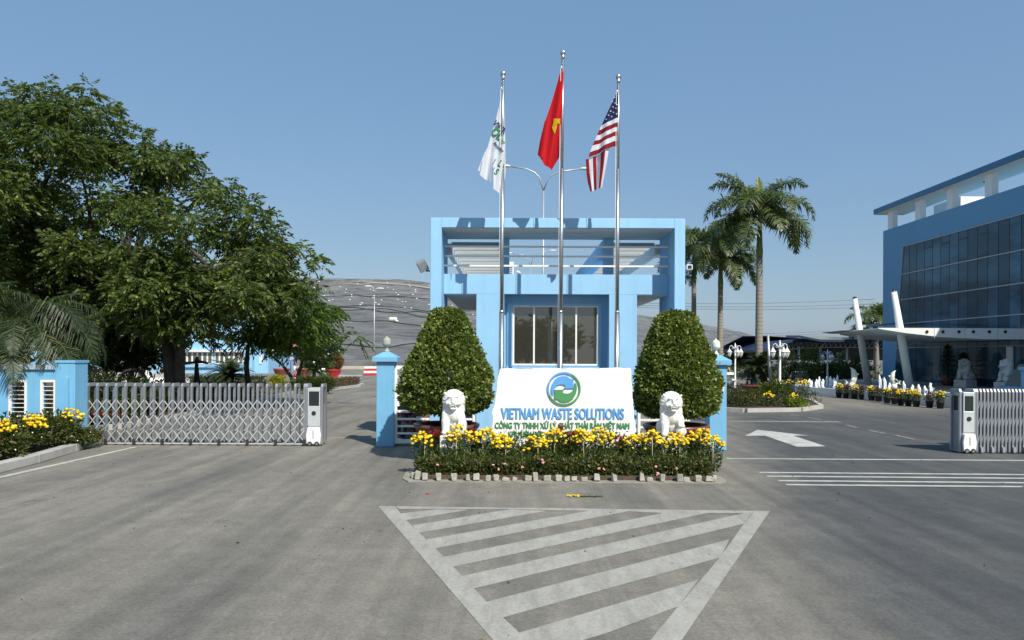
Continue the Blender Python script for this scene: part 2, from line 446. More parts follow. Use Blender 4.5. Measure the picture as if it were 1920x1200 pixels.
# ================================================================ GROUND, ROAD, MARKINGS, HILL
def asphalt():
    m, nt, b = newmat('asphalt')
    v = coords(nt)
    a = noise(nt, v, .22, 6, .62)                                   # broad dusty and grey patches
    st = noise(nt, coords(nt, (.9, .16, 1), rot=(0, 0, R(-14))), 1.0, 6, .6)   # wheel-polished streaks along the way traffic turns
    st2 = noise(nt, coords(nt, (.5, .9, 1)), 1.3, 6, .7)
    fine = noise(nt, v, 55, 4, .7)
    c = mixc(nt, ramp(nt, a, .35, .68), (.188, .174, .145), (.243, .226, .190))
    c = mixc(nt, ramp(nt, st, .42, .68), c, (.132, .127, .113))
    k = nt.nodes.new('ShaderNodeMath'); k.operation = 'MULTIPLY'; nt.links.new(ramp(nt, st2, .52, .8), k.inputs[0]); k.inputs[1].default_value = .55
    c = mixc(nt, k.outputs[0], c, (.255, .234, .19))
    # newer, darker asphalt of the entrance lane on the right
    sx = nt.nodes.new('ShaderNodeSeparateXYZ'); nt.links.new(v, sx.inputs[0])
    def lin(out, lo, hi):
        q = nt.nodes.new('ShaderNodeMapRange'); q.interpolation_type = 'SMOOTHSTEP'; nt.links.new(out, q.inputs[0])
        q.inputs[1].default_value = lo; q.inputs[2].default_value = hi; return q.outputs[0]
    wob = nt.nodes.new('ShaderNodeMath'); wob.operation = 'MULTIPLY_ADD'; nt.links.new(noise(nt, v, .35, 5), wob.inputs[0]); wob.inputs[1].default_value = 2.6
    sk_ = nt.nodes.new('ShaderNodeMath'); sk_.operation = 'MULTIPLY_ADD'; nt.links.new(sx.outputs[1], sk_.inputs[0]); sk_.inputs[1].default_value = -.24; nt.links.new(sx.outputs[0], sk_.inputs[2]); nt.links.new(sk_.outputs[0], wob.inputs[2])
    m1 = lin(wob.outputs[0], 1.9, 4.0); m2 = lin(sx.outputs[1], 27, 36)
    iv = nt.nodes.new('ShaderNodeMath'); iv.operation = 'SUBTRACT'; iv.inputs[0].default_value = 1; nt.links.new(m2, iv.inputs[1])
    ml = nt.nodes.new('ShaderNodeMath'); ml.operation = 'MULTIPLY'; nt.links.new(m1, ml.inputs[0]); nt.links.new(iv.outputs[0], ml.inputs[1])
    dk = mixc(nt, ramp(nt, noise(nt, coords(nt, (1, .35, 1)), .9, 6, .7), .35, .7), (.056, .059, .060), (.098, .099, .095))
    c = mixc(nt, ml.outputs[0], c, dk)
    def mulc(c, f):
        mu = nt.nodes.new('ShaderNodeMix'); mu.data_type = 'RGBA'; mu.blend_type = 'MULTIPLY'; mu.inputs[0].default_value = 1
        nt.links.new(c, mu.inputs[6]); nt.links.new(f, mu.inputs[7]); return mu.outputs[2]
    c = mulc(c, ramp(nt, noise(nt, v, 2.6, 9, .78), .34, .68, (.80, .80, .80), (1.16, 1.15, 1.13)))      # worn patches
    c = mulc(c, ramp(nt, noise(nt, v, 24, 5, .8), .30, .70, (.66, .66, .66), (1.32, 1.32, 1.31)))          # stone grain
    c = mulc(c, ramp(nt, noise(nt, v, 70, 2, .8), .35, .65, (.80, .80, .80), (1.2, 1.2, 1.2)))
    tr1 = noise(nt, coords(nt, (3.4, .05, 1), rot=(0, 0, R(-8))), 1.0, 5, .55); tr2 = noise(nt, coords(nt, (2.6, .07, 1), rot=(0, 0, R(17))), 1.0, 5, .55)
    c = mulc(c, ramp(nt, tr1, .30, .62, (.80, .80, .80), (1.05, 1.05, 1.05))); c = mulc(c, ramp(nt, tr2, .30, .50, (.86, .86, .87), (1.02, 1.02, 1.02)))   # tyre tracks
    c = mulc(c, ramp(nt, noise(nt, v, 1.7, 3, .5), .68, .76, (1, 1, 1), (.72, .71, .70)))                 # oil drips
    class _m: outputs = [None, None, c]
    mu = _m
    # hairline cracks
    vo = nn(nt, 'ShaderNodeTexVoronoi', Scale=.11); vo.feature = 'DISTANCE_TO_EDGE'
    wv = nt.nodes.new('ShaderNodeVectorMath'); wv.operation = 'ADD'; nt.links.new(v, wv.inputs[0])
    nz = nn(nt, 'ShaderNodeTexNoise', Scale=1.2, Detail=6); nt.links.new(v, nz.inputs['Vector']); nt.links.new(nz.outputs['Color'], wv.inputs[1])
    nt.links.new(wv.outputs[0], vo.inputs['Vector'])
    c2 = mixc(nt, ramp(nt, vo.outputs['Distance'], .0, .0022, (.16, .16, .16), (0, 0, 0)), mu.outputs[2], (.05, .05, .05))
    nt.links.new(c2, b.inputs['Base Color']); b.inputs['Roughness'].default_value = .82
    bump(nt, b, noise(nt, v, 95, 3, .7), .35, .012)
    return m
M_asphalt = asphalt()
M_earth = plain('dry_ground', (.24, .21, .16), .95, var=.2, vs=.05, bmp=.2, bs=8)
def roadpaint():
    m, nt, b = newmat('worn_road_paint')
    v = coords(nt)
    w = noise(nt, v, 2.2, 7, .72); w2 = noise(nt, coords(nt, (1.2, .25, 1), rot=(0, 0, R(-30))), 5, 6, .75); f = noise(nt, v, 60, 3, .7)
    c = mixc(nt, ramp(nt, w, .3, .72), (.40, .385, .34), (.30, .29, .255))
    c = mixc(nt, ramp(nt, w2, .46, .74), c, (.235, .225, .20))
    mu = nt.nodes.new('ShaderNodeMix'); mu.data_type = 'RGBA'; mu.blend_type = 'MULTIPLY'; mu.inputs[0].default_value = 1
    nt.links.new(c, mu.inputs[6]); nt.links.new(ramp(nt, noise(nt, v, 24, 5, .8), .3, .7, (.78, .78, .78), (1.16, 1.16, 1.16)), mu.inputs[7])
    nt.links.new(mu.outputs[2], b.inputs['Base Color']); b.inputs['Roughness'].default_value = .75
    bump(nt, b, noise(nt, v, 70, 3), .3, .01)
    return m
M_paint = roadpaint()
M_paintw = plain('fresh_road_paint', (.47, .465, .43), .75, var=.2, vs=4, streak=.3, dirt=(.2, .2, .19), dirtamt=.8, bmp=.3, bs=60)

struct(MB().add([(-3000, -600, -.02), (3000, -600, -.02), (3000, 5000, -.02), (-3000, 5000, -.02)], [(0, 1, 2, 3)]).build('ground', M_earth))
def grid(x0, x1, y0, y1, z, nx, ny):
    mb = MB(); vs = [(x0 + (x1 - x0) * i / nx, y0 + (y1 - y0) * j / ny, z) for j in range(ny + 1) for i in range(nx + 1)]
    mb.add(vs, [(j * (nx + 1) + i, j * (nx + 1) + i + 1, (j + 1) * (nx + 1) + i + 1, (j + 1) * (nx + 1) + i) for j in range(ny) for i in range(nx)])
    return mb
M_dash = plain('faded_lane_paint', (.22, .22, .205), .8, var=.3, vs=4)
struct(grid(-70, 75, -40, 110, .0, 4, 4).build('road', M_asphalt))

def flat(polys, z): 
    mb = MB()
    for p in polys:
        g = [G(x, y) for x, y in p]; mb.add([(q.x, q.y, z) for q in g], [tuple(range(len(g)))])
    return mb
def Z5(pts): return [(680 + x / 2.4, 900 + y / 2.4) for x, y in pts]
hatch = [[(70, 118), (145, 119), (195, 181), (365, 347), (555, 547), (706, 690), (800, 783), (660, 815), (585, 720)],
         [(1833, 140), (1437, 720), (1370, 815), (1235, 795), (1297, 720), (1420, 570), (1610, 347), (1715, 199), (1762, 140)],
         [(145, 119), (1762, 139.5), (1745, 155), (1715, 150), (1350, 150), (1195, 142), (660, 133), (165, 131)]]
stripes = [[(165, 152), (195, 182), (480, 135), (330, 133)], [(225, 205), (250, 240), (830, 140), (660, 133)],
           [(280, 270), (320, 310), (1195, 142), (1025, 138)], [(360, 348), (405, 392), (1550, 150), (1350, 150)],
           [(442, 435), (500, 490), (1715, 198), (1745, 155), (1715, 150)], [(555, 550), (632, 620), (1610, 350), (1650, 268)],
           [(700, 690), (790, 783), (1100, 690), (1420, 570), (1510, 450)]]
hm = flat([Z5(p) for p in hatch], .004)
for p in stripes:
    g = [G(x, y) for x, y in Z5(p)]; hm.add([(q.x, q.y, .0035) for q in g], [tuple(range(len(g)))])
struct(hm.build('hatched_road_marking', M_paint))
def strip(a, b, wid, name, m=None):
    a, b = G(*a), G(*b); d = (b - a).normalized(); n = Vector((-d.y, d.x, 0)) * wid / 2; a.z = b.z = .004
    struct(MB().add([a - n, b - n, b + n, a + n], [(0, 1, 2, 3)]).build(name, m or M_paintw))
strip((1362, 860), (2300, 866), .13, 'stop_line')
for (x, y) in ((1424, 886), (1438, 893), (1460, 901.5), (1474, 909)):
    strip((x, y), (2300, y + (2300 - x) * .0085), .13, 'rumble_line')
strip((-400, 985), (252, 838.5), .14, 'edge_line')
strip((618, 821), (705, 822), .10, 'gate_track_line')
for a, b in (((1480, 777), (1500, 780)), ((1515, 783), (1540, 787)), ((1587, 797), (1607, 802)), ((1630, 807), (1660, 813)), ((1680, 816), (1715, 824))):
    strip(a, b, .11, 'lane_dash', M_dash)
arrow = [(1397, 817), (1421, 806), (1518, 817), (1487, 817), (1548, 837), (1495, 838), (1434, 817)]
struct(flat([[arrow[0], arrow[1], arrow[6]], [arrow[1], arrow[2], arrow[3], arrow[6]], [arrow[6], arrow[3], arrow[4], arrow[5]]], .004).build('arrow_road_marking', M_paintw))
strip((1363, 790), (1575, 791), .5, 'gate_threshold', plain('gravelly_threshold', (.2, .19, .17), .9, var=.5, vs=9))
strip((640, 714), (720, 714), .5, 'far_road_line', M_paintw)

# landfill hill under black liner
def hz(x):
    pts = [(-400, 25), (-160, 27.5), (-83, 27.8), (-29, 27.4), (-20, 25), (5, 21.5), (43, 15.9), (63, 13.2), (83, 9.2), (94, 4.0), (104, 0), (400, 0)]
    for (a, p), (b, q) in zip(pts, pts[1:]):
        if a <= x <= b: return p + (q - p) * (x - a) / (b - a)
    return 0
def hill_z(x, y):
    t = max(0, min(1, (y - 132) / 118))
    h = sum(hz(x + d) for d in (-10, -5, 0, 5, 10)) / 5 if -380 < x < 380 else hz(x)
    if y > 250: return h + .0 * (y - 250)
    t2 = t + .05 * math.sin(t * math.pi * 2)
    if t > .86: t2 = min(t2, .90) + max(0, t - .955) * 2.2
    z = h * min(1, t2)
    q = .25 * math.sin(x * .21 + y * .25) * math.sin(y * .23 + x * .09) + .16 * math.sin(x * .53 - y * .4 + 1) + .12 * math.sin(x * .87 + y * .61)
    return z + q * min(1, t * 6) * (1 if y < 249 else .2) * min(1, h / 6)
mb = MB(); nx, ny = 210, 70; xs = [-330 + 450 * i / nx for i in range(nx + 1)]; ys = [132 + 118 * (j / 56) if j <= 56 else 250 + 12 * (j - 56) for j in range(ny + 1)]
mb.add([(x, y, hill_z(x, y) - .05) for y in ys for x in xs], [(j * (nx + 1) + i, j * (nx + 1) + i + 1, (j + 1) * (nx + 1) + i + 1, (j + 1) * (nx + 1) + i) for j in range(ny) for i in range(nx)], 0, True)
def liner():
    m, nt, b = newmat('wrinkled_black_liner')
    v = coords(nt, (1, 1, 1)); wa = noise(nt, coords(nt, (.07, .3, 1.0)), 1, 10, .75); wb = noise(nt, coords(nt, (.22, .3, .7), rot=(0, R(35), 0)), 1, 8, .72)
    wm = nt.nodes.new('ShaderNodeMath'); wm.operation = 'MULTIPLY_ADD'; nt.links.new(wa, wm.inputs[0]); wm.inputs[1].default_value = .65; wh = nt.nodes.new('ShaderNodeMath'); wh.operation = 'MULTIPLY'; nt.links.new(wb, wh.inputs[0]); wh.inputs[1].default_value = .35; nt.links.new(wh.outputs[0], wm.inputs[2]); w = wm.outputs[0]; l = noise(nt, coords(nt, (.05, .05, .1)), 1, 5)
    c = mixc(nt, ramp(nt, w, .41, .60), (.068, .070, .068), (.29, .285, .268))  # light and shade of the wrinkles painted into the liner colour
    c = mixc(nt, ramp(nt, l, .4, .7, (0, 0, 0), (.4, .4, .4)), c, (.19, .185, .172))
    nt.links.new(c, b.inputs['Base Color']); b.inputs['Roughness'].default_value = .55
    bump(nt, b, w, 1.0, 2.2); return m
struct(mb.build('hill', liner()))
M_linertrack = plain('hill_track', (.34, .32, .28), .9, var=.2, vs=.1)
# sandbags holding the liner, tubes standing in for wires, the pale bench track
bagm = None; rr = random.Random(5); k = 0
for row in range(11):
    for c in range(11):
        x = -92 + c * 7.2 + row * 1.6 + rr.uniform(-1.6, 1.6); y = 247 - row * 4.6 - rr.uniform(0, 3)
        if rr.random() < .12: continue
        if bagm is None:
            b = MB(); b.ell((0, 0, .12), (.30, .22, .15), 8, 5); bag = b.build('sandbag', M_whitefl); tag(bag, 'small white sandbag weighing down the black hill liner', 'sandbag', 'sandbags on the hill liner'); bagm = bag
        else: bag = bagm.copy(); COL.objects.link(bag)
        bag.location = (x, y, hill_z(x, y)); bag.rotation_euler = (.2, 0, rr.uniform(0, 3)); k += 1
tp = [(-60 + 4 * i, 240.5, hill_z(-60 + 4 * i, 240.5) + .25) for i in range(15)]
struct(MB().tube(tp, [.08 + .2 * min(1, i / 8) for i in range(15)], 6).build('hill_track', M_linertrack))
for q, (ya, yb, x0, x1) in enumerate(((203, 196, -75, -14), (196, 190, -70, -20), (190, 183, -62, -12), (168, 166, -52, -6), (217, 224, -70, -18), (143, 147, -40, -14))):  # wires in front of the hill, built as tubes lying on it
    pts = []
    for i in range(16):
        x = x0 + (x1 - x0) * i / 15; y = ya + (yb - ya) * i / 15 + 1.2 * math.sin(i * .7 + q); pts.append((x, y, hill_z(x, y) + .12))
    tag(MB().tube(pts, .10, 6).build('hill_wire', M_black), 'thin black wire built as a tube lying on the liner hill, %s of six counted from the top' % ['second', 'third', 'fourth', 'fifth', 'topmost', 'lowest'][q], 'wire', 'wires built as tubes on the hill liner')
b = MB(); yy = min(range(135, 249), key=lambda q: abs(W(737, 603, q).z - hill_z(W(737, 603, q).x, q))); p = W(737, 603, yy); p.z = hill_z(p.x, yy)
b.obox(p + Vector((0, 0, .6)), (.9, .5, .35), Matrix.Rotation(.2, 3, 'X')); b.obox(p + Vector((.85, -.2, .15)), (.4, .35, .2), Matrix.Rotation(.3, 3, 'Y'))
tag(b.build('cover_sheet', M_cream, bevel=.2), 'pale folded cover sheet lying alone on the dark liner hill', 'sheet')
# toe wall of the hill
tw = MB(); tw.box(-150, 70, 128, 131, 0, .9); struct(tw.build('retaining_wall', plain('grey_toe_wall', (.12, .125, .12), .9, var=.3, vs=.3)))
struct(MB().box(-150, 40, 112, 127.9, 0, .25).build('verge', plain('sandy_verge', (.42, .37, .28), .95, var=.15, vs=.3)))

# ================================================================ GATEHOUSE
YF, YB = 18.67, 19.4
def px(x, Y): return (x - CX) * Y / F
def pz(y, Y): return CH + (HY - y) * Y / F
gh = thing('guard_house', 'pale blue flat-roofed guard house with tall open portal frame and slatted roof', 'gatehouse', (1.2, 21, 0))
xl, xli = px(806, YF), px(827, YF); xr, xri = px(1284, YF), px(1264, YF); zt, zti = pz(408.5, YF), pz(427, YF)
fm = MB()
fm.box(xl, xli, YF, 20.55, 0, zt); fm.box(xri, xr, YF, 20.55, 0, zt); fm.box(xli, xri, YF, 20.55, zti, zt)
fm.build('portal_frame', M_wall, gh, bevel=.012)
MB().box(xli + .005, xri - .005, YF + .05, 20.5, zti - .012, zti - .002).build('soffit_panel', M_soffit, gh)
bz0, bz1 = pz(552.5, YB), pz(514, YB)
walls = MB()
x1, x2, x3, x4 = px(893, YB), px(945, YB), px(1142, YB), px(1194, YB)
walls.box(xli + .003, xri - .003, YB, 26.6, bz0 + .02, bz1 + .0)           # roof slab with the deep fascia
walls.box(x1, x2, YB + .003, 19.9, 0, bz0 + .018); walls.box(x3, x4, YB + .003, 19.9, 0, bz0 + .018)
wy = 19.86; wx0, wx1, wz0, wz1 = px(961, wy), px(1122, wy), pz(685, wy), pz(572.5, wy)
walls.box(x2, x3, wy, 20.05, 0, wz0); walls.box(x2, x3, wy, 20.05, wz1, bz0 + .018); walls.box(x2, wx0, wy, 20.05, wz0, wz1); walls.box(wx1, x3, wy, 20.05, wz0, wz1)
walls.box(x1 + .004, x1 + .16, 19.9, 26.2, 0, bz0 + .018); walls.box(x4 - .16, x4 - .004, 19.9, 26.2, 0, bz0 + .018); walls.box(x1 + .16, x4 - .16, 26.0, 26.15, 0, bz0 + .018)
walls.build('wall', M_wall, gh)
MB().box(xli + .01, x1 - .002, YB + .02, 26.5, bz0, bz0 + .016).build('ceiling_panel', M_soffit, gh); MB().box(x4 + .002, xri - .01, YB + .02, 26.5, bz0, bz0 + .016).build('ceiling_panel', M_soffit, gh)
MB().box(x1 + .17, x4 - .17, 22.5, 22.55, .1, bz0 - .1).build('inner_partition', plain('room_wall', (.10, .10, .09), .8), gh)
# surround step round the window
sr = MB(); g = .14
sr.box(wx0 - g, wx0 - .002, wy - .06, wy - .002, wz0 - .02, wz1 + .05); sr.box(wx1 + .002, wx1 + g * .5, wy - .06, wy - .002, wz0 - .02, wz1 + .05); sr.box(wx0 - .002, wx1 + .002, wy - .06, wy - .002, wz1 + .002, wz1 + .05)
sr.box(wx0 - g - .03, wx1 + g, wy - .09, wy - .003, wz0 - .1, wz0 - .022)
sr.build('window_surround', M_wall, gh)
wf = MB(); t = .045; yw = wy - .02
for a, b_ in ((wx0, wx0 + t), (wx1 - t, wx1), (px(1001, wy) - .022, px(1001, wy) + .022), (px(1080, wy) - .022, px(1080, wy) + .022)):
    wf.box(a, b_, yw, yw + .07, wz0 + t, wz1 - t)
wf.box(wx0, wx1, yw, yw + .07, wz0, wz0 + t); wf.box(wx0, wx1, yw, yw + .07, wz1 - t, wz1)
win = wf.build('window', M_white, gh)
def tinted():
    m, nt, b = newmat('grey_tinted_glass'); b.inputs['Base Color'].default_value = (.040, .040, .030, 1)
    b.inputs['Roughness'].default_value = .02; b.inputs['Specular IOR Level'].default_value = 1.0; b.inputs['IOR'].default_value = 1.75
    return m
M_tint = tinted()
MB().box(wx0 + t, wx1 - t, yw + .03, yw + .04, wz0 + t, wz1 - t).build('pane', M_tint, win)
for z in (462.5, 480.5, 498.5):
    zz = pz(z, YB - .03); MB().box(xli + .01, xri - .01, YB - .06, YB - .01, zz - .022, zz + .022).build('rail', M_white, gh)
# pergola over both wings: depth beams and slats
ztop = zti - .02; M_slat = plain('grey_slat_paint', (.36, .37, .36), .6, var=.06)
def slat_wing(xa, xb, ox):
    for i in range(10):
        y = 20.75 + i * .86
        MB().box(xa, xb, y, y + .12, zti - .15, zti - .05).build('roof_slat', M_slat, gh)
    MB().box(ox - .07, ox + .07, 20.56, 28.8, ztop - .36, ztop - .1).build('roof_beam', M_soffit, gh)
slat_wing(-1.62, -.28, -1.68); slat_wing(2.82, 4.02, 4.08)
for x in (-.14, 2.68):
    MB().box(x - .13, x + .13, 20.56, 28.8, ztop - .42, ztop - .0).build('roof_beam', M_wall, gh)
    MB().box(x - .13, x + .13, 20.2, 20.5, bz1, ztop - .0).build('roof_post', M_wall, gh)
    MB().box(x - .13, x + .13, 26.0, 26.3, bz1, ztop - .425).build('roof_post', M_wall, gh)

# floodlight, camera, outdoor unit hung on the guard house
fl = thing('floodlight', 'grey floodlight on a bracket at the left side of the guard house portal', 'floodlight', tuple(W(800, 505, 19)))
c = W(792, 498, 18.9); Mx = Matrix.Rotation(R(-25), 3, 'Y') @ Matrix.Rotation(R(38), 3, 'X')
MB().obox(c, (.12, .06, .15), Mx).obox(c + Mx @ Vector((0, .09, 0)), (.08, .04, .1), Mx).build('housing', M_alu_dark, fl, bevel=.012)
MB().obox(c + Mx @ Vector((0, -.064, 0)), (.1, .004, .13), Mx).build('lens', M_alu_white, fl)
MB().tube([c + Vector((0, .12, -.06)), W(800, 508, 19), W(806, 508, 19.02)], .022, 6).build('bracket', M_alu_dark, fl)
cc = thing('security_camera', 'small white security camera on an arm at the right side of the guard house', 'camera', tuple(W(1286, 510, 19)))
c = W(1293, 501, 18.8); MB().box(c.x - .075, c.x + .075, c.y - .02, c.y + .3, c.z - .065, c.z + .065).build('housing', M_white, cc, bevel=.012)
MB().box(c.x - .05, c.x + .05, c.y - .026, c.y - .0205, c.z - .04, c.z + .045).build('lens', M_screen, cc)
MB().tube([c + Vector((0, .15, -.07)), c + Vector((0, .15, -.17)), W(1284, 513, 19)], .02, 6).build('arm', M_white, cc)
ac = thing('air_conditioner_unit', 'white outdoor air conditioner box on the guard house roof behind the rails', 'air conditioner', (0, 22, bz1))
MB().box(-.17, .12, 21.8, 22.1, bz1 + .02, bz1 + .62).build('casing', M_white, ac, bevel=.01)
g = MB()
for i in range(7): g.box(-.13, .08, 21.785, 21.798, bz1 + .12 + i * .055, bz1 + .14 + i * .055)
g.build('grille', M_alu_dark, ac)
MB().tube([(.1, 22.0, bz1), (.3, 21.8, bz1 + .3), (.2, 21.7, bz1 + .33)], .04, 6).build('drain_hose', M_white, ac)

# ================================================================ FLAGPOLES AND FLAGS
YP = 17.7
def pole(xb, xt, ytop, ybot, label):
    b0 = W(xb, ybot, YP); top = W(xt, ytop, YP); b0.x += (b0.x - top.x) * (b0.z / (top.z - b0.z)); b0.z = 0
    f = thing('flagpole', label, 'flagpole', tuple(b0), 'flagpoles behind the name stone')
    j1 = b0.lerp(top, (pz(587, YP)) / top.z); j2 = b0.lerp(top, pz(318, YP) / top.z)
    MB().tube([b0, j1], .058, 14).tube([j1, j1 + Vector((0, 0, .07))], [.058, .045], 14).tube([j1 + Vector((0, 0, .07)), j2], .045, 14).tube([j2, top], [.036, .033], 12).build('pole', M_steel, f)
    MB().ell(top + Vector((0, 0, .0)), .066, 16, 10).tube([top - Vector((0, 0, .16)), top - Vector((0, 0, .05))], [.034, .05], 12).build('finial_ball', M_steel, f)
    MB().tube([top - Vector((.03, .03, .40)), top - Vector((.04, .04, .33))], .022, 8).build('pulley', M_alu_white, f)
    MB().tube([top - Vector((.052, .04, .34)), b0 + Vector((-.07, -.04, 1.2))], .005, 5).build('halyard', M_white, f)
    return top, b0
pl = pole(940, 943.3, 138, 690, 'left steel flagpole with ball top flying the white company flag')
pm = pole(1050.5, 1055.5, 99, 690, 'tallest middle steel flagpole with ball top flying the red flag')
pr = pole(1156.5, 1159.5, 144, 690, 'right steel flagpole with ball top flying the striped flag')
def FZ(x, y): return (860 + x / 4, 80 + y / 4)
def fold(x, y, ytop, amp, k, ph):
    t = max(0, min(1, (y - ytop) / 500)); return -amp * t ** .7 * (math.sin((x + .22 * y) * k + ph) + .4 * math.sin(x * k * 2.3 + y * .01 + ph))
def flagsheet(mb, Lp, Rp, nu, nv, mi, fo, u0=0, u1=1, off=0):
    "Lp, Rp: polylines in zoom pixels, parametrised by length fraction"
    def at(P, t):
        s = t * (len(P) - 1); i = min(int(s), len(P) - 2); f = s - i
        return (P[i][0] * (1 - f) + P[i + 1][0] * f, P[i][1] * (1 - f) + P[i + 1][1] * f)
    vs = []
    for j in range(nv + 1):
        a, b_ = at(Lp, j / nv), at(Rp, j / nv)
        for i in range(nu + 1):
            u = u0 + (u1 - u0) * i / nu; x, y = a[0] + (b_[0] - a[0]) * u, a[1] + (b_[1] - a[1]) * u
            p = W(*FZ(x, y), YP); p.y += fo(x, y) + off; vs.append(p)
    mb.add(vs, [(j * (nu + 1) + i, j * (nu + 1) + i + 1, (j + 1) * (nu + 1) + i + 1, (j + 1) * (nu + 1) + i) for j in range(nv) for i in range(nu)], mi, True)
def cloth(name, col):
    m, nt, b = newmat(name); b.inputs['Base Color'].default_value = (*col, 1); b.inputs['Roughness'].default_value = .7; b.inputs['Specular IOR Level'].default_value = .2
    t = nn(nt, 'ShaderNodeBsdfTranslucent'); t.inputs[0].default_value = (*col, 1); ms = nn(nt, 'ShaderNodeMixShader'); ms.inputs[0].default_value = .35
    nt.links.new(b.outputs[0], ms.inputs[1]); nt.links.new(t.outputs[0], ms.inputs[2]); nt.links.new(ms.outputs[0], nt.nodes['Material Output'].inputs[0]); return m
C_white, C_red, C_dred, C_navy, C_yel = cloth('white_cloth', (.78, .79, .82)), cloth('red_cloth', (.62, .012, .018)), cloth('dark_red_cloth', (.28, .015, .025)), cloth('navy_cloth', (.022, .03, .10)), cloth('yellow_cloth', (.75, .55, .02))

# lettering
_dg = None
def text_mesh(s, shear=0, bold=0.0):
    cu = bpy.data.curves.new('lettering', 'FONT'); cu.body = s; cu.extrude = .5; cu.shear = shear; cu.offset = bold; cu.resolution_u = 3
    ob = bpy.data.objects.new('lettering', cu); COL.objects.link(ob)
    dg = bpy.context.evaluated_depsgraph_get(); me = bpy.data.meshes.new_from_object(ob.evaluated_get(dg))
    v = [tuple(p.co) for p in me.vertices]; f = [tuple(p.vertices) for p in me.polygons]
    bpy.data.objects.remove(ob); bpy.data.curves.remove(cu); bpy.data.meshes.remove(me)
    return v, f
_H = text_mesh('H'); CAPH = max(p[1] for p in _H[0])
def lettering(s, x0, x1, z, cap, y, dep, bold=.0, shear=0):
    v, f = text_mesh(s, shear, bold); xs = [p[0] for p in v]; a, b_ = min(xs), max(xs); k = (x1 - x0) / (b_ - a); kz = cap / CAPH
    return [(x0 + (p[0] - a) * k, y - dep * (p[2] + .5), z + p[1] * kz) for p in v], f

# white flag
ww = lambda x, y: fold(x, y, 340, .075, .04, .4)
wm = MB()
flagsheet(wm, [(330, 335), (305, 470), (275, 590), (240, 700), (212, 800)], [(340, 335), (345, 500), (348, 650), (350, 760), (352, 880)], 20, 30, 0, ww)
flagsheet(wm, [(212, 800), (262, 950), (262, 1100)], [(352, 880), (353, 960), (326, 1146)], 16, 14, 0, lambda x, y: ww(x, y) - .02 * (y - 800) / 300)
flagsheet(wm, [(212, 798), (180, 890), (160, 1000)], [(300, 845), (250, 920), (244, 1056)], 10, 14, 0, lambda x, y: ww(x, y) - .09)
flagsheet(wm, [(200, 822), (172, 890), (145, 962)], [(215, 830), (200, 900), (170, 975)], 6, 10, 0, lambda x, y: ww(x, y) - .03)
wfl = wm.build('flag', C_white, None, raw=True); tag(wfl, 'white company flag with dark and green lettering hanging limp on the left pole', 'flag')
def flagtext(s, x, y, ang, h, wfac, mat, mi_off, shear=0, bold=0, name='flag_lettering', xmax=None):
    v, f = text_mesh(s, shear, bold); k = h / CAPH; ca, sa = math.cos(ang), math.sin(ang); vs = []
    pts = [(x + p[0] * k * wfac * ca + p[1] * k * sa, y + p[0] * k * wfac * sa - p[1] * k * ca, p[2]) for p in v]
    if xmax: 
        keep = [all(pts[i][0] < xmax for i in q) for q in f]; f = [q for q, o in zip(f, keep) if o]
    for a, b_, d in pts:
        p = W(*FZ(a, b_), YP); p.y += ww(a, b_) - .016 - .004 * d; vs.append(p)
    MB().add(vs, f).build(name, mat, wfl)
M_ink, M_gr1, M_gr2 = plain('dark_ink', (.03, .03, .09), .7), plain('dark_green_ink', (.02, .17, .06), .7), plain('light_green_ink', (.15, .48, .08), .7)
flagtext('VIETN', 252, 605, R(47), 40, .80, M_ink, 0, 0, .03, xmax=352)
flagtext('OL', 236, 675, R(42), 62, .72, M_gr1, 0, 0, .035, xmax=352)
flagtext('U', 312, 742, R(42), 58, .72, M_gr2, 0, 0, .035, xmax=352)
flagtext('Recycling', 257, 752, R(50), 23, .8, M_ink, 0, .3, .02, xmax=352)
flagtext('L', 288, 925, R(35), 46, .8, M_gr1, 0, 0, .035, xmax=352); flagtext('S', 263, 985, R(35), 44, .8, M_gr1, 0, 0, .035, xmax=352); flagtext('I', 254, 965, R(25), 30, .8, M_ink, 0)
# red flag with half-hidden star
rw = lambda x, y: fold(x, y, 155, .12, .03, 1.2)
rm = MB(); flagsheet(rm, [(782, 150), (748, 270), (705, 420), (645, 600)], [(789, 150), (782, 330), (777, 480), (771, 578)], 18, 26, 0, rw)
flagsheet(rm, [(645, 588), (610, 735), (592, 838), (640, 925), (694, 958)], [(768, 578), (764, 700), (756, 850), (725, 905), (696, 960)], 20, 26, 0, lambda x, y: rw(x, y) - .03)
flagsheet(rm, [(592, 835), (608, 870), (622, 880)], [(652, 824), (645, 850), (628, 878)], 8, 8, 0, lambda x, y: rw(x, y) - .08)
rf = rm.build('flag', C_red, None, raw=True); tag(rf, 'plain red flag with a folded yellow star hanging on the middle pole', 'flag')
st = MB(); poly = [(712, 583), (735, 590), (760, 580), (759, 618), (736, 622), (730, 660), (716, 704), (698, 652), (707, 620)]
vs = []
for a, b_ in poly: 
    p = W(*FZ(a, b_), YP); p.y += rw(a, b_) - .055; vs.append(p)
st.add(vs, [tuple(range(len(vs)))]); st.build('star', C_yel, rf, raw=True)
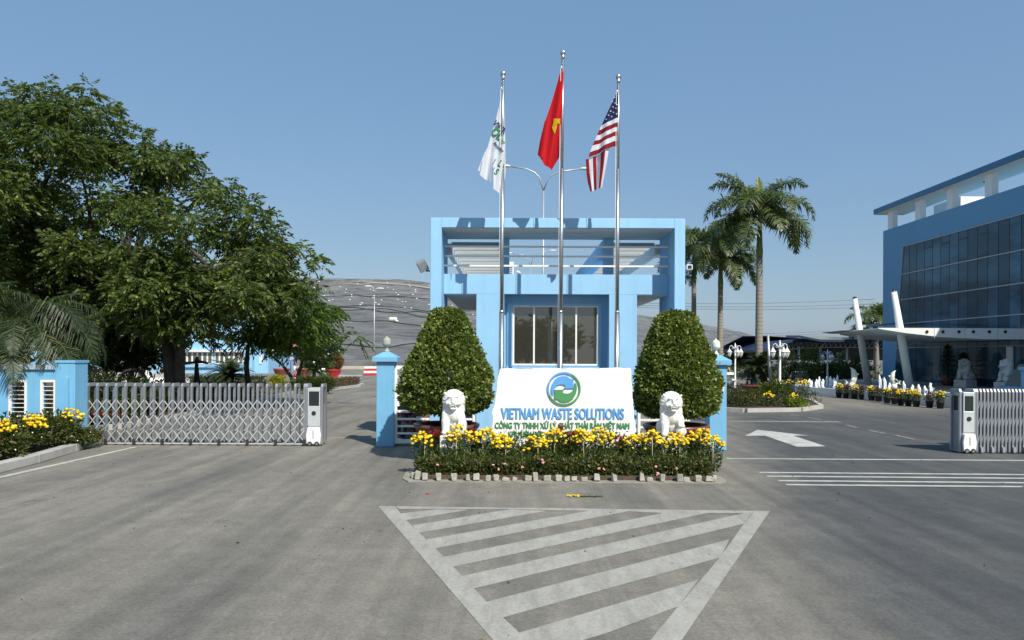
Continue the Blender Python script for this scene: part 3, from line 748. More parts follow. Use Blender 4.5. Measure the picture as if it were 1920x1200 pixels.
# striped flag
uw = lambda x, y: fold(x, y, 350, .10, .04, .2)
um = MB()
rows = [((1193, 355), (1197, 355)), ((1075, 612), (1196, 566)), ((1058, 648), (1195, 600)), ((1038, 692), (1194, 632)), ((1020, 735), (1193, 662)), ((1003, 772), (1192, 695)), ((986, 820), (1191, 730)), ((972, 858), (1188, 770))]
mats_i = [2, 0, 1, 0, 1, 0, 1]
for (a, b_), (c_, d_), mi in zip(rows, rows[1:], mats_i): flagsheet(um, [a, c_], [b_, d_], 14, 12 if mi == 2 else 4, mi, uw)
lowL = [(950, 880), (962, 980), (990, 1113)]; lowR = [(1128, 792), (1112, 900), (1075, 1092)]
for i, mi in enumerate((1, 0, 1, 0, 1, 0)): flagsheet(um, lowL, lowR, 4, 16, mi, lambda x, y: uw(x, y) + .05, i / 6, (i + 1) / 6)
rr = random.Random(3)
for (x, y) in [(1168, 412), (1172, 456), (1157, 484), (1176, 498), (1140, 515), (1160, 527), (1180, 543), (1123, 545), (1147, 558), (1107, 575), (1152, 442), (1185, 470)]:
    vs = []
    for i in range(10):
        r = 7.5 if i % 2 == 0 else 3.2; a, b_ = x + r * math.sin(i * math.pi / 5), y - r * math.cos(i * math.pi / 5); p = W(*FZ(a, b_), YP); p.y += uw(a, b_) - .018; vs.append(p)
    um.add(vs, [tuple(range(10))], 0)
uf = um.build('flag', [C_white, C_dred, C_navy], None, raw=True); tag(uf, 'red and white striped flag with starred blue corner on the right pole', 'flag')

# ================================================================ NAME STONE
YS = 15.0
def SZ(x, y): return (860 + x / 5, 680 + y / 5)
def sxz(x, y, Y=YS):
    p = W(*SZ(x, y), Y); return (p.x, p.z)
stn = thing('name_stone', 'white marble name stone with round logo and raised blue and green lettering', 'sign', tuple(W(1057, 860, YS)))
outl = [(385, 60), (430, 55), (620, 63), (800, 50), (960, 58), (1120, 50), (1320, 56), (1480, 48), (1614, 53), (1622, 110), (1618, 170), (1632, 240), (1630, 330), (1642, 420), (1640, 500), (1656, 580), (1668, 700), (1690, 1020), (290, 1020), (305, 640), (318, 540), (312, 470), (335, 390), (345, 300), (358, 220), (362, 140), (378, 100)]
op = []
rr = random.Random(8)
for i in range(len(outl)):
    a, b_ = outl[i], outl[(i + 1) % len(outl)]; L = math.hypot(b_[0] - a[0], b_[1] - a[1]); n = max(1, int(L / 28))
    for k in range(n):
        t = k / n; j = 3.2 if 0 < i < 17 or i > 18 else 0
        op.append((a[0] + (b_[0] - a[0]) * t + rr.uniform(-j, j), a[1] + (b_[1] - a[1]) * t + rr.uniform(-j, j)))
slab = MB().prism([sxz(*p) for p in op], 'y', YS, YS + .22); slab.build('slab', M_marble, stn, bevel=.012)
def lt(s, x0, x1, y1, capz, m, b_, nm):
    mb = MB()                                          # three staggered copies thicken the strokes to the bold of the photo
    for k_, dx in enumerate((0, -b_, b_)): mb.add(*lettering(s, sxz(x0, y1)[0] + dx, sxz(x1, y1)[0] + dx, sxz((x0 + x1) / 2, y1)[1], capz * YS / F / 5, YS - .002, .022 - .0015 * k_, 0))
    mb.build(nm, m, stn, raw=True)
lt('VIETNAM WASTE SOLUTIONS', 400, 1548, 527, 100, M_signblue, .007, 'lettering')
lt('CÔNG TY TNHH XỬ LÝ CHẤT THẢI RẮN VIỆT NAM', 342, 1598, 616, 54, M_signgreen, .005, 'lettering')
lt('KHU LIÊN HỢP XỬ LÝ CHẤT THẢI ĐA PHƯỚC', 470, 1490, 692, 46, M_signgreen, .005, 'lettering')
lc = (987, 245)
def ring(a0, a1, n=40):
    o = [sxz(lc[0] + 157 * math.cos(R(a0 + (a1 - a0) * i / n)), lc[1] - 158 * math.sin(R(a0 + (a1 - a0) * i / n))) for i in range(n + 1)]
    q = [sxz(lc[0] + 141 * math.cos(R(a0 + (a1 - a0) * i / n)), lc[1] - 142 * math.sin(R(a0 + (a1 - a0) * i / n))) for i in range(n + 1)]
    mb = MB(); vs = [(x, y, z) for y in (YS - .032, YS - .002) for (x, z) in o + q]; m = n + 1; fs = []
    for i in range(n):
        fs += [(i, i + 1, m + i + 1, m + i), (i + 2 * m, i + 1 + 2 * m, 3 * m + i + 1, 3 * m + i), (i, i + 1, i + 1 + 2 * m, i + 2 * m), (m + i, m + i + 1, 3 * m + i + 1, 3 * m + i)]
    return mb.add(vs, fs)
ring(62, 205).build('logo_ring', M_signblue, stn); ring(205.3, 421.7).build('logo_ring', M_signgreen, stn)
ar = [(885, 308), (868, 280), (866, 245), (876, 200), (898, 160), (932, 134), (975, 124), (1015, 128), (1050, 152), (1076, 148), (1076, 239), (984, 240), (1003, 216), (980, 204), (950, 202), (925, 212), (903, 233), (890, 268)]
MB().prism([sxz(*p) for p in ar], 'y', YS - .032, YS - .002).build('logo_arrow', M_signblue, stn)
MB().prism([sxz(2 * lc[0] - x, 2 * lc[1] - y + 2) for x, y in ar], 'y', YS - .032, YS - .002).build('logo_arrow', M_signgreen, stn)

# ================================================================ FRONT FLOWER BED
bed = MB(); bp = [(-1.62, 13.62), (3.66, 13.62), (3.84, 13.8), (3.86, 15.8), (-1.82, 15.8), (-1.80, 13.8)]
struct(bed.prism(bp, 'z', .001, .09).build('flower_bed', M_soil))
base = struct(MB().prism([(-1.8, 13.4), (3.85, 13.4), (4.0, 13.7), (3.95, 14.6), (-2.0, 14.6), (-1.95, 13.7)], 'z', .001, .018).build('bed_margin', plain('mortar_margin', (.27, .25, .21), .95, var=.2, vs=6, bmp=.3, bs=40)))
rr = random.Random(21); stones = []
xs = [776, 784, 797, 823, 853, 877, 893, 915, 930, 948, 965, 990, 1003, 1025, 1047, 1062, 1075, 1094, 1118, 1150, 1202, 1215, 1239, 1272, 1284, 1306, 1326, 1334, 1343]
stones = [(x, rr.choice([.6, .8, 1, 1.15])) for x in xs]
for i, (x, hgt) in enumerate(stones):
    p = G(x, 902 + (x - 1060) * .004); p.y = 13.50 + rr.uniform(-.03, .02)
    if x < 790 or x > 1338: p.y += .28 if x in (776, 1343) else .1
    b = MB(); w, h = rr.uniform(.035, .062), .052 * hgt + rr.uniform(0, .016)
    b.box(-w, w, -.05, .05, 0, 2 * h)
    for k in range(8): q = b.v[k]; b.v[k] = (q[0] + rr.uniform(-.016, .016), q[1] + rr.uniform(-.014, .014), q[2] + (rr.uniform(-.02, .02) if q[2] > 0 else 0))
    o = b.build('edging_stone', M_stone, None, bevel=.012); o.location = (p.x, p.y, .019); o.rotation_euler = (rr.uniform(-.1, .05), 0, rr.uniform(-.25, .25))
    if rr.random() < .3: o.rotation_euler.x = -.35
    tag(o, ('tall ' if hgt > .9 else 'low ') + 'pale edging stone along the front of the flower bed, %s' % nth(i, len(stones)), 'edging stone', 'edging stones of the front flower bed')
hg = quads_obj('hedge', np.concatenate([cloud_box(-1.66, 3.72, 13.70, 14.12, .07, .31, 15000, .062, .034, rag=.035), cloud_box(-1.55, 3.6, 13.82, 14.05, .28, .36, 1800, .07, .036, rag=.04)]), L_hedge)
tag(hg, 'low clipped green hedge with coppery tips running along the front flower bed', 'hedge')
fl_ = MB()
for (x, y) in [(946, 870), (980, 876), (1016, 862), (1018, 868), (935, 880), (925, 872), (1123, 879), (1132, 880), (1233, 888), (1230, 875), (1233, 890), (1068, 903), (1268, 878), (820, 872)]:
    p = W(x, y, 13.66 + rr.uniform(-.03, .03))
    for k in range(5): fl_.ell(p + Vector((rr.uniform(-.018, .018), rr.uniform(-.01, .01), rr.uniform(-.014, .014))), .017, 6, 4)
fl_.build('blossom', M_pinkfl, hg)

def mum(loc, r, h, nf, label, group, pot=0, stake=True, seed=0, cat='flowering plant', fs=.036, wide=1.0):
    "chrysanthemum: leafy stems, a dome of yellow heads, a bamboo stake, perhaps a black pot"
    rr = random.Random(seed); x, y, z = loc
    t = thing('chrysanthemum_plant', label, cat, loc, group)
    z0 = z
    if pot:
        MB().lathe([(pot * .72, 0), (pot * .98, pot * 1.55), (pot * 1.06, pot * 1.56), (pot * 1.06, pot * 1.75), (pot * .94, pot * 1.75), (pot * .9, pot * 1.5)], (x, y, z), 18).build('pot', M_rubberpot, t)
        z0 = z + pot * 1.55
    n = int(330 * (r / .2) ** 1.2); P = np.zeros((n, 3)); a = RNG.uniform(0, 6.283, n); q = np.sqrt(RNG.uniform(0, 1, n)); zz = RNG.uniform(.02, .93, n)
    rad = r * (.55 + .35 * zz) * q
    P[:, 0] = x + rad * np.cos(a) * wide; P[:, 1] = y + rad * np.sin(a); P[:, 2] = z0 + zz * (h - .03 - (z0 - z))
    D = np.stack([np.cos(a), np.sin(a), RNG.uniform(-.2, 1.2, n)], 1) + RNG.normal(size=(n, 3)) * .5
    quads_obj('foliage', leafquads(P, D, .085 * RNG.uniform(.6, 1.3, n), .026 * RNG.uniform(.7, 1.4, n)), L_plant, t)
    sm = MB()
    for k in range(7):
        a_ = rr.uniform(0, 6.28); q_ = r * rr.uniform(.1, .7); sm.tube([(x + q_ * .3 * math.cos(a_), y + q_ * .3 * math.sin(a_), z0), (x + q_ * math.cos(a_), y + q_ * math.sin(a_), z + h)], .006, 4)
    sm.build('stem', L_plant, t)
    b = MB()
    for k in range(nf):
        a_ = rr.uniform(0, 6.28); q_ = math.sqrt(rr.uniform(0, 1)); d = fs * rr.uniform(.75, 1.15)
        cx, cy, cz = x + r * q_ * math.cos(a_) * wide, y + r * q_ * math.sin(a_), z + h + .13 * r / .2 * (1 - q_ ** 2) - rr.uniform(0, .09) * (1 + q_)
        if rr.random() < .06: cz -= rr.uniform(.05, .14)
        M = Matrix.Rotation(rr.uniform(0, 6), 3, 'Z') @ Matrix.Rotation(rr.uniform(-.5, .5), 3, 'X')
        k0 = len(b.v); b.ell((cx, cy, cz), (d, d, d * .74), 9, 6, M)
        for i in range(k0, len(b.v)):
            v = Vector(b.v[i]); c = Vector((cx, cy, cz)); b.v[i] = tuple(c + (v - c) * rr.uniform(.8, 1.14))
    b.build('blossom', M_yellowfl, t, raw=True)
    if stake:
        sx = x + rr.uniform(-.05, .05); MB().tube([(sx, y - r * .55, z0), (sx + rr.uniform(-.04, .05), y - r * .75, z + h - .01)], .0075, 5).build('stake', M_cane, t)
    return t
def redplant(loc, r, h, label, group, pot=0, seed=0):
    rr = random.Random(seed); x, y, z = loc; t = thing('celosia_plant', label, 'flowering plant', loc, group); z0 = z
    if pot:
        MB().lathe([(pot * .72, 0), (pot * .98, pot * 1.55), (pot * 1.06, pot * 1.56), (pot * 1.06, pot * 1.75), (pot * .94, pot * 1.75), (pot * .9, pot * 1.5)], (x, y, z), 18).build('pot', M_rubberpot, t)
        z0 = z + pot * 1.55
    zt_ = z + h
    quads_obj('foliage', np.concatenate([cloud_ell((x, y, (z0 + zt_) / 2 - .04), (r, r, (zt_ - z0) / 2), 420, .075, .028, shell=.2, up=.5), ]), L_redplant, t)
    V = []
    for k in range(9):
        a = rr.uniform(0, 6.28); q = r * rr.uniform(.1, .95)
        V.append(cloud_ell((x + q * math.cos(a), y + q * math.sin(a), zt_ - rr.uniform(-.03, .10) - q * .25), (.035, .035, .045), 26, .04, .026, shell=.2, up=.8))
    quads_obj('blossom', np.concatenate(V), M_redfl, t); return t
MX = [(792, 829, 0), (860, 829, 1), (912, 827, 2), (942, 838, 3), (1005, 838, 4), (1040, 830, 5), (1091, 828, 6), (1128, 828, 7), (1187, 834, 8), (1222, 832, 9), (1269, 838, 10), (1313, 826, 11), (1338, 836, 12)]
for i, (x, y, s) in enumerate(MX):
    p = W(x, y, 14.42 + .16 * ((s * 7) % 3 - 1)); hz_ = p.z - .085
    mum((p.x, p.y, .09), .18 + .03 * ((s * 5) % 3), hz_ - .09 + .19 + .06 * ((s * 3) % 4) / 3, 42 + 6 * (s % 4), 'yellow chrysanthemum with bamboo stake in front bed, %s of the thirteen' % nth(i, 13), 'yellow chrysanthemums in the front bed', seed=s, wide=1.15)
RX = [(818, 806), (838, 822), (893, 808), (973, 836), (996, 822), (1053, 803), (1077, 808), (1160, 818), (1246, 812), (1252, 835), (1290, 806), (1300, 812)]
for i, (x, y) in enumerate(RX):
    p = W(x, y + 6, 14.85 + .1 * (i % 2))
    if 1155 < x < 1165: p.y = 14.7
    redplant((p.x, p.y, .09), .15, p.z - .03, 'dark red crested flower plant among the yellow ones in the front bed, %s' % nth(i, len(RX)), 'dark red flowers in the front bed', seed=i)
fb = quads_obj('bed_planting', np.concatenate([cloud_box(-1.7, 3.75, 14.15, 14.8, .09, .42, 4200, .085, .03, up=.8, skin=.2, rag=.05), cloud_box(-1.6, 3.6, 14.75, 14.95, .3, .66, 1900, .085, .03, up=.8, skin=.1, rag=.06)]), L_plant)
struct(fb, 'stuff'); fb['label'] = 'mixed green underplanting filling the front flower bed'; fb['category'] = 'planting'
# fallen blossoms on the road
ff = MB(); p = G(1076, 932)
for k in range(11): ff.ell(p + Vector((rr.uniform(-.10, .08), rr.uniform(-.05, .08), .012 + rr.uniform(0, .022))), (rr.uniform(.012, .03), rr.uniform(.012, .03), .012), 7, 5)
t = thing('fallen_flower', 'broken yellow flower with its stem lying on the road before the bed', 'flower', tuple(p))
ff.build('blossom', M_yellowfl, t)
sm = MB(); sm.tube([p + Vector((.1, 0, .01)), p + Vector((.25, .03, .012)), p + Vector((.46, -.01, .008))], .008, 5); sm.build('stem', L_plant, t)
P = np.array([p + Vector((.1 + .015 * i, 0, .012)) for i in range(24)]); quads_obj('leaf', leafquads(P, RNG.normal(size=(24, 3)) * np.array([1, 1, .2]), .06, .025), L_plant, t)
p = G(802, 927); tag(MB().ell(p + Vector((0, 0, .014)), (.035, .025, .012), 8, 5).build('fallen_petal', M_red), 'small red fallen flower head lying on the road left of the bed', 'petal')

# ================================================================ STONE LIONS
def bake(o, name, mat, mods):
    for m in mods: m(o)
    dg = bpy.context.evaluated_depsgraph_get(); me = bpy.data.meshes.new_from_object(o.evaluated_get(dg)); old = o.data
    o.modifiers.clear(); o.data = me; me.name = name; me.materials.clear(); me.materials.append(mat)
    for p in me.polygons: p.use_smooth = True
    bpy.data.meshes.remove(old); return o
def remesh(vx):
    def f(o): r = o.modifiers.new('r', 'REMESH'); r.mode = 'VOXEL'; r.voxel_size = vx
    return f
def smoothmod(n, fac=.5):
    def f(o): r = o.modifiers.new('s', 'SMOOTH'); r.iterations = n; r.factor = fac
    return f
def lion(name, label, group, mat, ball=True):
    t = thing(name, label, 'lion statue', (0, 0, 0), group)
    b = MB()
    b.ell((0, .12, .36), (.23, .24, .33)); b.ell((0, .30, .24), (.23, .2, .23))                       # chest, back
    for s in (-1, 1):
        b.ell((.20 * s, .26, .17), (.10, .2, .17)); b.ell((.22 * s, .06, .045), (.075, .13, .045))      # haunch, hind paw
    b.tube([(-.15, -.04, .46), (-.175, -.10, .28), (-.175, -.13, .05)], [.12, .105, .095], 12); b.ell((-.175, -.18, .05), (.10, .13, .05))
    if ball:
        b.tube([(.15, -.04, .46), (.19, -.10, .34), (.185, -.18, .25)], [.115, .10, .08], 12); b.ell((.185, -.24, .245), (.085, .09, .045)); b.ell((.19, -.20, .115), (.125, .125, .115))
    else:
        b.tube([(.15, -.04, .46), (.175, -.10, .28), (.175, -.13, .05)], [.12, .105, .095], 12); b.ell((.175, -.18, .05), (.10, .13, .05))
    b.ell((0, .02, .74), (.275, .23, .26)); b.ell((0, .02, .56), (.27, .21, .26)); b.ell((0, -.06, .46), (.19, .15, .2))     # mane dome, mane, breast
    b.ell((0, -.16, .765), (.15, .10, .14))                                                          # face
    b.ell((0, -.25, .70), (.095, .085, .05)); b.ell((-.055, -.275, .685), (.055, .06, .038)); b.ell((.055, -.275, .685), (.055, .06, .038))   # muzzle
    b.ell((0, -.33, .735), (.042, .024, .025)); b.tube([(0, -.22, .84), (0, -.30, .76)], [.042, .036], 8)     # nose, bridge
    for s in (-1, 1):
        b.ell((.08 * s, -.235, .842), (.058, .03, .02)); b.ell((.20 * s, -.10, .90), (.035, .03, .035)); b.ell((.125 * s, -.18, .70), (.06, .065, .06))   # brow, ear, cheek
    b.ell((0, -.22, .585), (.09, .09, .035)); b.ell((0, -.27, .582), (.068, .045, .03)); b.ell((0, -.14, .64), (.11, .07, .07))   # lower jaw
    o = b.build('body', mat, t, raw=True)
    bake(o, 'lion_body', mat, [remesh(.0135), smoothmod(3, .5)])
    me = o.data; n = len(me.vertices); co = np.empty(n * 3, np.float32); no = np.empty(n * 3, np.float32)
    me.vertices.foreach_get('co', co); me.vertex_normals.foreach_get('vector', no); co = co.reshape(-1, 3); no = no.reshape(-1, 3)
    x, y, z = co[:, 0], co[:, 1], co[:, 2]
    ang = np.arctan2(x, .80 - z); rad = np.hypot(x, z - .74)
    mane = np.clip((np.hypot(x / .165, (z - .72) / .19) - 1) * 3, 0, 1) * np.clip((z - .30) * 6, 0, 1)
    g = np.sin(ang * 21 + rad * 11 + np.sin(rad * 26) * .9 + y * 14)
    g = g * .75 + .25 * np.sin(ang * 47 + rad * 9)
    co += no * (np.sign(g) * np.abs(g) ** .8 * .0068 * mane)[:, None]
    for s in (-1, 1):                                            # eye hollows
        d = np.sqrt(((x - .074 * s) / .040) ** 2 + ((z - .805) / .026) ** 2); co[:, 1] += np.where(y < -.1, np.clip(1 - d, 0, 1) * .022, 0)
    me.vertices.foreach_set('co', co.ravel()); me.update()
    e = MB()
    for s in (-1, 1): e.ell((.074 * s, -.232, .806), (.021, .014, .016), 8, 6)
    e.build('eye', mat, t)
    th = MB()
    for s in (-1, 1): th.lathe([(.014, 0), (.003, -.05)], (.06 * s, -.30, .662), 6); th.lathe([(.014, 0), (.003, .045)], (.052 * s, -.285, .605), 6)
    for k in (-2, -1, 0, 1, 2): th.box(k * .015 - .006, k * .015 + .006, -.318, -.305, .642, .664)
    th.build('teeth', mat, t)
    MB().box(-.29, .29, -.36, .5, -.77, -.0).build('plinth', mat, t, bevel=.02)
    return t
l1 = lion('stone_lion', 'white stone lion on a plinth in front of the left round pruned tree', 'white lions beside the name stone', M_lion)
sL = 1.04; p = W(850.5, 800, 14.98); l1.location = (p.x, p.y, .70); l1.scale = (sL * .83, sL * .83, sL * .87)
p = W(1258.5, 800, 14.98)
copy_thing(l1, (p.x, p.y, .68), label='white stone lion on a plinth in front of the right round pruned tree')

# ================================================================ TOPIARY IN BOWLS
def topiary(x, Y, prof, label, sc, seed):
    c = W(x, 700, Y); t = thing('topiary_tree', label, 'tree', (c.x, Y, 0), 'clipped trees in clay bowls')
    zs = [p[0] for p in prof]; rs = [p[1] * .94 for p in prof]
    n = 23000; z = RNG.uniform(zs[0], zs[-1], n); r = np.interp(z, zs, rs); keep = RNG.uniform(0, max(rs), n) < r + .12
    z, r = z[keep], r[keep]; n = len(z); a = RNG.uniform(0, 6.283, n)
    lump = 1 + .06 * np.sin(a * 4 + z * 4 + seed) * np.sin(z * 6 + seed * 2 + a) + .035 * np.sin(a * 11 - z * 9 + seed) * np.sin(z * 13 + a * 3) + .02 * np.sin(a * 23 + z * 17)
    sk = 1.03 - np.abs(RNG.normal(size=n)) * .12 + np.where(RNG.uniform(size=n) < .05, RNG.uniform(.02, .10, n), 0); sk = np.maximum(sk, .55)
    P = np.stack([c.x + r * lump * sk * np.cos(a), Y + r * lump * sk * np.sin(a), z], 1)
    # leaves on the top cap and underside
    m = 1500; q = np.sqrt(RNG.uniform(0, 1, m)); a2 = RNG.uniform(0, 6.283, m); top = RNG.uniform(size=m) < .35
    zz = np.where(top, zs[-1] + .02 - .1 * q, zs[0] + .05 * (1 - q)); r2 = np.where(top, rs[-1] * 1.6, rs[0]) * q
    P2 = np.stack([c.x + r2 * np.cos(a2), Y + r2 * np.sin(a2), zz], 1)
    P = np.concatenate([P, P2]); A = np.concatenate([a, a2])
    D = np.stack([np.cos(A), np.sin(A), np.full(len(A), .35)], 1) + RNG.normal(size=(len(A), 3)) * .75
    k = RNG.uniform(.65, 1.45, len(A)) * sc
    quads_obj('crown', leafquads(P, D, .074 * k, .048 * k), L_top, t)
    core = MB().lathe([(max(.02, r_ * .72), z_) for z_, r_ in prof], (c.x, Y, 0), 18, jit=.05); core.build('dark_core', L_dark, t)  # added solid dark core, blocks light and stands for shade inside the crown
    tr = MB()
    for k_ in range(4):
        a_ = k_ * 1.6 + seed; tr.tube([(c.x + .1 * math.cos(a_), Y + .1 * math.sin(a_), .6), (c.x + .14 * math.cos(a_), Y + .14 * math.sin(a_), 1.0), (c.x + .3 * math.cos(a_), Y + .3 * math.sin(a_), 1.7)], [.06, .05, .03], 7)
    tr.build('trunk', M_bark, t)
    bw = thing('clay_bowl', 'wide dark glazed bowl on a foot holding the %s pruned tree' % ('left' if seed == 1 else 'right'), 'plant bowl', (c.x, Y, 0), 'dark glazed tree bowls')
    MB().lathe([(.36, 0), (.40, .04), (.33, .12), (.36, .22), (.55, .45), (.66, .66), (.69, .70), (.72, .74), (.72, .79), (.68, .80), (.66, .74), (.60, .66)], (c.x, Y, 0), 36).build('bowl', M_terra, bw)
    MB().lathe([(.61, .66), (.3, .71), (.05, .72)], (c.x, Y, 0), 20).build('soil', M_soil, bw)
    return t
k = 16.3 / F
def prof(ys): return [(CH + (HY - y) * k, r * k) for y, r in ys]
topiary(838, 16.3, prof([(774, 56), (766, 77), (745, 87), (720, 86), (695, 81), (670, 70), (645, 57), (620, 46), (600, 37), (588, 30), (581, 20)]), 'dense cone-shaped pruned tree in a bowl behind the left lion', 1, 1)
topiary(1268, 16.3, prof([(779, 52), (768, 72), (748, 80), (720, 80), (695, 75), (670, 67), (645, 58), (620, 47), (600, 38), (590, 30), (584, 20)]), 'dense cone-shaped pruned tree in a bowl behind the right lion', 1, 2)

# ================================================================ GATE PILLARS, SIDE FENCES
M_globe = plain('darker_cream_globe', (.34, .37, .31), .7, var=.15, vs=8)  # darker, duller cream for the left globe
def gate_pillar(x0, x1, ytop, Y, label, d=.45):
    a, b_ = px(x0, Y), px(x1, Y); z = pz(ytop, Y); cx = (a + b_) / 2; t = thing('gate_pillar', label, 'pillar', (cx, Y + d / 2, 0), 'gate pillars beside the guard house')
    MB().box(a, b_, Y, Y + d, 0, z - .12).build('shaft', M_pillar, t, bevel=.012)
    o = .09; c = MB(); c.box(a - o, b_ + o, Y - o, Y + d + o, z - .119, z - .01)
    vs = [(a - o, Y - o, z - .01), (b_ + o, Y - o, z - .01), (b_ + o, Y + d + o, z - .01), (a - o, Y + d + o, z - .01)]; h = .12
    vs += [(cx - .08, Y + d / 2 - .08, z + h), (cx + .08, Y + d / 2 - .08, z + h), (cx + .08, Y + d / 2 + .08, z + h), (cx - .08, Y + d / 2 + .08, z + h)]
    c.add(vs, [(0, 1, 5, 4), (1, 2, 6, 5), (2, 3, 7, 6), (3, 0, 4, 7), (4, 5, 6, 7)]); c.build('capping', M_pillar, t)
    f = thing('globe_lamp', 'cream globe lamp on the top of the %s' % ('left gate pillar' if x0 < 900 else 'right gate pillar'), 'lamp', (cx, Y + d / 2, z + h), 'globe lamps on the gate pillars')
    MB().lathe([(.075, 0), (.075, .03), (.045, .05), (.035, .10), (.06, .14), (.09, .16), (.1, .17)], (cx, Y + d / 2, z + h), 16).build('stem', M_cream if x0 > 900 else M_globe, f)
    MB().lathe([(.1, 0), (.105, .03), (.1, .12), (.085, .16), (.05, .19), (.02, .2), (.015, .23)], (cx, Y + d / 2, z + h + .17), 18).build('globe', M_cream if x0 > 900 else M_globe, f)
    return t
gate_pillar(706, 739, 670, 18.55, 'blue gate pillar at the open end of the left sliding gate')
gate_pillar(1331, 1363, 673, 18.1, 'blue gate pillar right of the right pruned tree carrying a notice')
ns = thing('notice_sign', 'small white notice with a black symbol on the right gate pillar', 'sign', tuple(W(1352, 727, 18.09)))
a, b_ = W(1347.5, 738, 18.09), W(1357.5, 716, 18.09)
MB().box(a.x, b_.x, 18.085, 18.098, a.z, b_.z).build('board', M_white, ns)
c = (a + b_) / 2; m = MB(); m.bar((c.x - .035, 18.081, c.z + .03), (c.x + .035, 18.081, c.z + .10), .006, .018); m.bar((c.x - .035, 18.081, c.z + .10), (c.x + .035, 18.079, c.z + .03), .006, .018); m.build('symbol', M_black, ns)
m = MB()
for k_ in range(3): m.box(c.x - .045, c.x + .045, 18.078, 18.084, c.z - .03 - k_ * .03, c.z - .018 - k_ * .03)
m.build('text_lines', M_redclay, ns)
def fence(x0, x1, Y, label):
    t = thing('bar_fence', label, 'fence', ((x0 + x1) / 2, Y, 0), 'white bar gates beside the guard house')
    s = MB(); s.box(x0, x0 + .07, Y - .03, Y + .03, .06, 2.02); s.box(x1 - .07, x1, Y - .03, Y + .03, .06, 2.02); s.build('stile', M_white, t)
    for z, h in ((.12, .1), (.32, .05), (.50, .05), (.68, .05), (.87, .06), (1.06, .12), (1.26, .06), (1.5, .06), (1.74, .06), (1.97, .09)):
        MB().box(x0 + .071, x1 - .071, Y - .018, Y + .018, z - h / 2, z + h / 2).build('bar', M_white, t)
    return t
fence(px(740, 18.7), px(892, 18.7), 18.7, 'white horizontal bar gate between the left pillar and the guard house')
fence(px(1196, 18.7), px(1330, 18.7), 18.7, 'white horizontal bar gate between the guard house and the right pillar')

# ================================================================ RETRACTABLE GATES
def arch_mb(w=.40, h=1.5, t=.027, d=.027):
    b = MB(); c = .07; pts = [(-w / 2, 0), (-w / 2, h - c), (-w / 2 + c * .55, h), (w / 2 - c * .55, h), (w / 2, h - c), (w / 2, 0)]
    inn = [(-w / 2 + 2 * d, 0), (-w / 2 + 2 * d, h - c - .05), (-w / 2 + c * .6 + d, h - .085), (w / 2 - c * .6 - d, h - .085), (w / 2 - 2 * d, h - c - .05), (w / 2 - 2 * d, 0)]
    for i in range(5):
        q = [pts[i], pts[i + 1], inn[i + 1], inn[i]]; mi = 1 if 1 <= i <= 3 else 0
        b.prism([(a, z + .05) for a, z in q], 'x', -t, t, mi)
    return b
def lattice_mb(p, w=.43, fold=False):
    b = MB()
    y = -w / 2 + .03
    for k_ in range(3):
        z0 = .08 + k_ * .375; z1 = z0 + .31
        b.bar((0, y - .012, z0), (p, y - .012, z1), .010, .022); b.bar((0, y + .012, z1), (p, y + .012, z0), .010, .022)
        if k_ < 2: b.bar((p * .62, y - .012, z1 - .01), (p, y - .012, z1 + .06), .010, .02)
    b.bar((0, y, .05), (p, y, .05), .03, .03)
    return b
def boot_mb():
    b = MB()
    for y in (-.235, .2): b.prism([(y - .03, .03), (y + .06, .03), (y + .045, .16), (y - .015, .16)], 'x', -.028, .028)
    return b
def wheel_at(mb, x, y, z, r, w=.04): mb.tube([(x, y - w / 2, z), (x, y + w / 2, z)], r, 16)
def motor(parent, x0, x1, Y, side):
    "drive unit: front and back frames, silver body with a dark screen, flared skirt and wheels"
    w, h = x1 - x0, 1.45; y0, y1 = Y - .02, Y + .42
    mu = MB(); mu.box(x0, x1, y0, y1, .5, 1.0); mu.box(x0, x1, y0 + .02, y1, .02, .5) ; mu.box(x0, x1, y0, y1, 1.36, h)
    
    for a_ in (x0, x1 - .03):
        for c_ in (y0, y1 - .04): mu.box(a_, a_ + .03, c_, c_ + .04, 1.0, 1.36)
    body = mu.build('motor_unit', M_alu_white, parent, bevel=.008)
    MB().box(x0 + .008, x1 - .008, y0 + .012, y1 - .012, 1.001, 1.359).build('screen', M_screen, body)
    sk = MB(); sk.prism([(x0 - .01, .06), (x1 + .01, .06), (x1 + .03, .26), (x1 - .005, .46), (x0 + .005, .46), (x0 - .03, .26)], 'y', y0 - .05, y0 + .018); sk.build('skirt', M_white, body, bevel=.015)
    MB().box((x0 + x1) / 2 - .02, (x0 + x1) / 2 + .02, y0 - .058, y0 - .051, .2, .4).build('handle', M_alu_white, body, bevel=.005)
    e = MB(); e.tube([((x0 + x1) / 2, y0 - .012, .82), ((x0 + x1) / 2, y0 - .001, .82)], .055, 20); e.build('emblem', M_blackpl, body)
    for x in (x0 + w * .22, x1 - w * .22):
        wm_ = MB(); wheel_at(wm_, x, y0 - .03, .062, .06, .05); wm_.build('wheel', M_black, body)
        hb = MB(); wheel_at(hb, x, y0 - .056, .062, .03, .012); hb.build('hub', M_alu, body)
    for (sx, d) in ((x0 - .004, -1), (x1 + .004, 1)):
        MB().box(min(sx, sx + d * .012), max(sx, sx + d * .012), y0 + .03, y1 - .03, .06, .98).build('side_panel', M_alu_dark, body)
YG = 18.62
M_steelw = plain('bright_lattice_steel', (.72, .72, .70), .35, .5, var=.05)
g1 = thing('retractable_gate', 'long silver retractable gate stretched out across the left entrance', 'gate', (px(360, YG), YG + .2, 0))
na = 25; xa, xb = px(146, YG), px(571, YG); pit = (xb - xa) / (na - 1); am = lm = bm_ = None
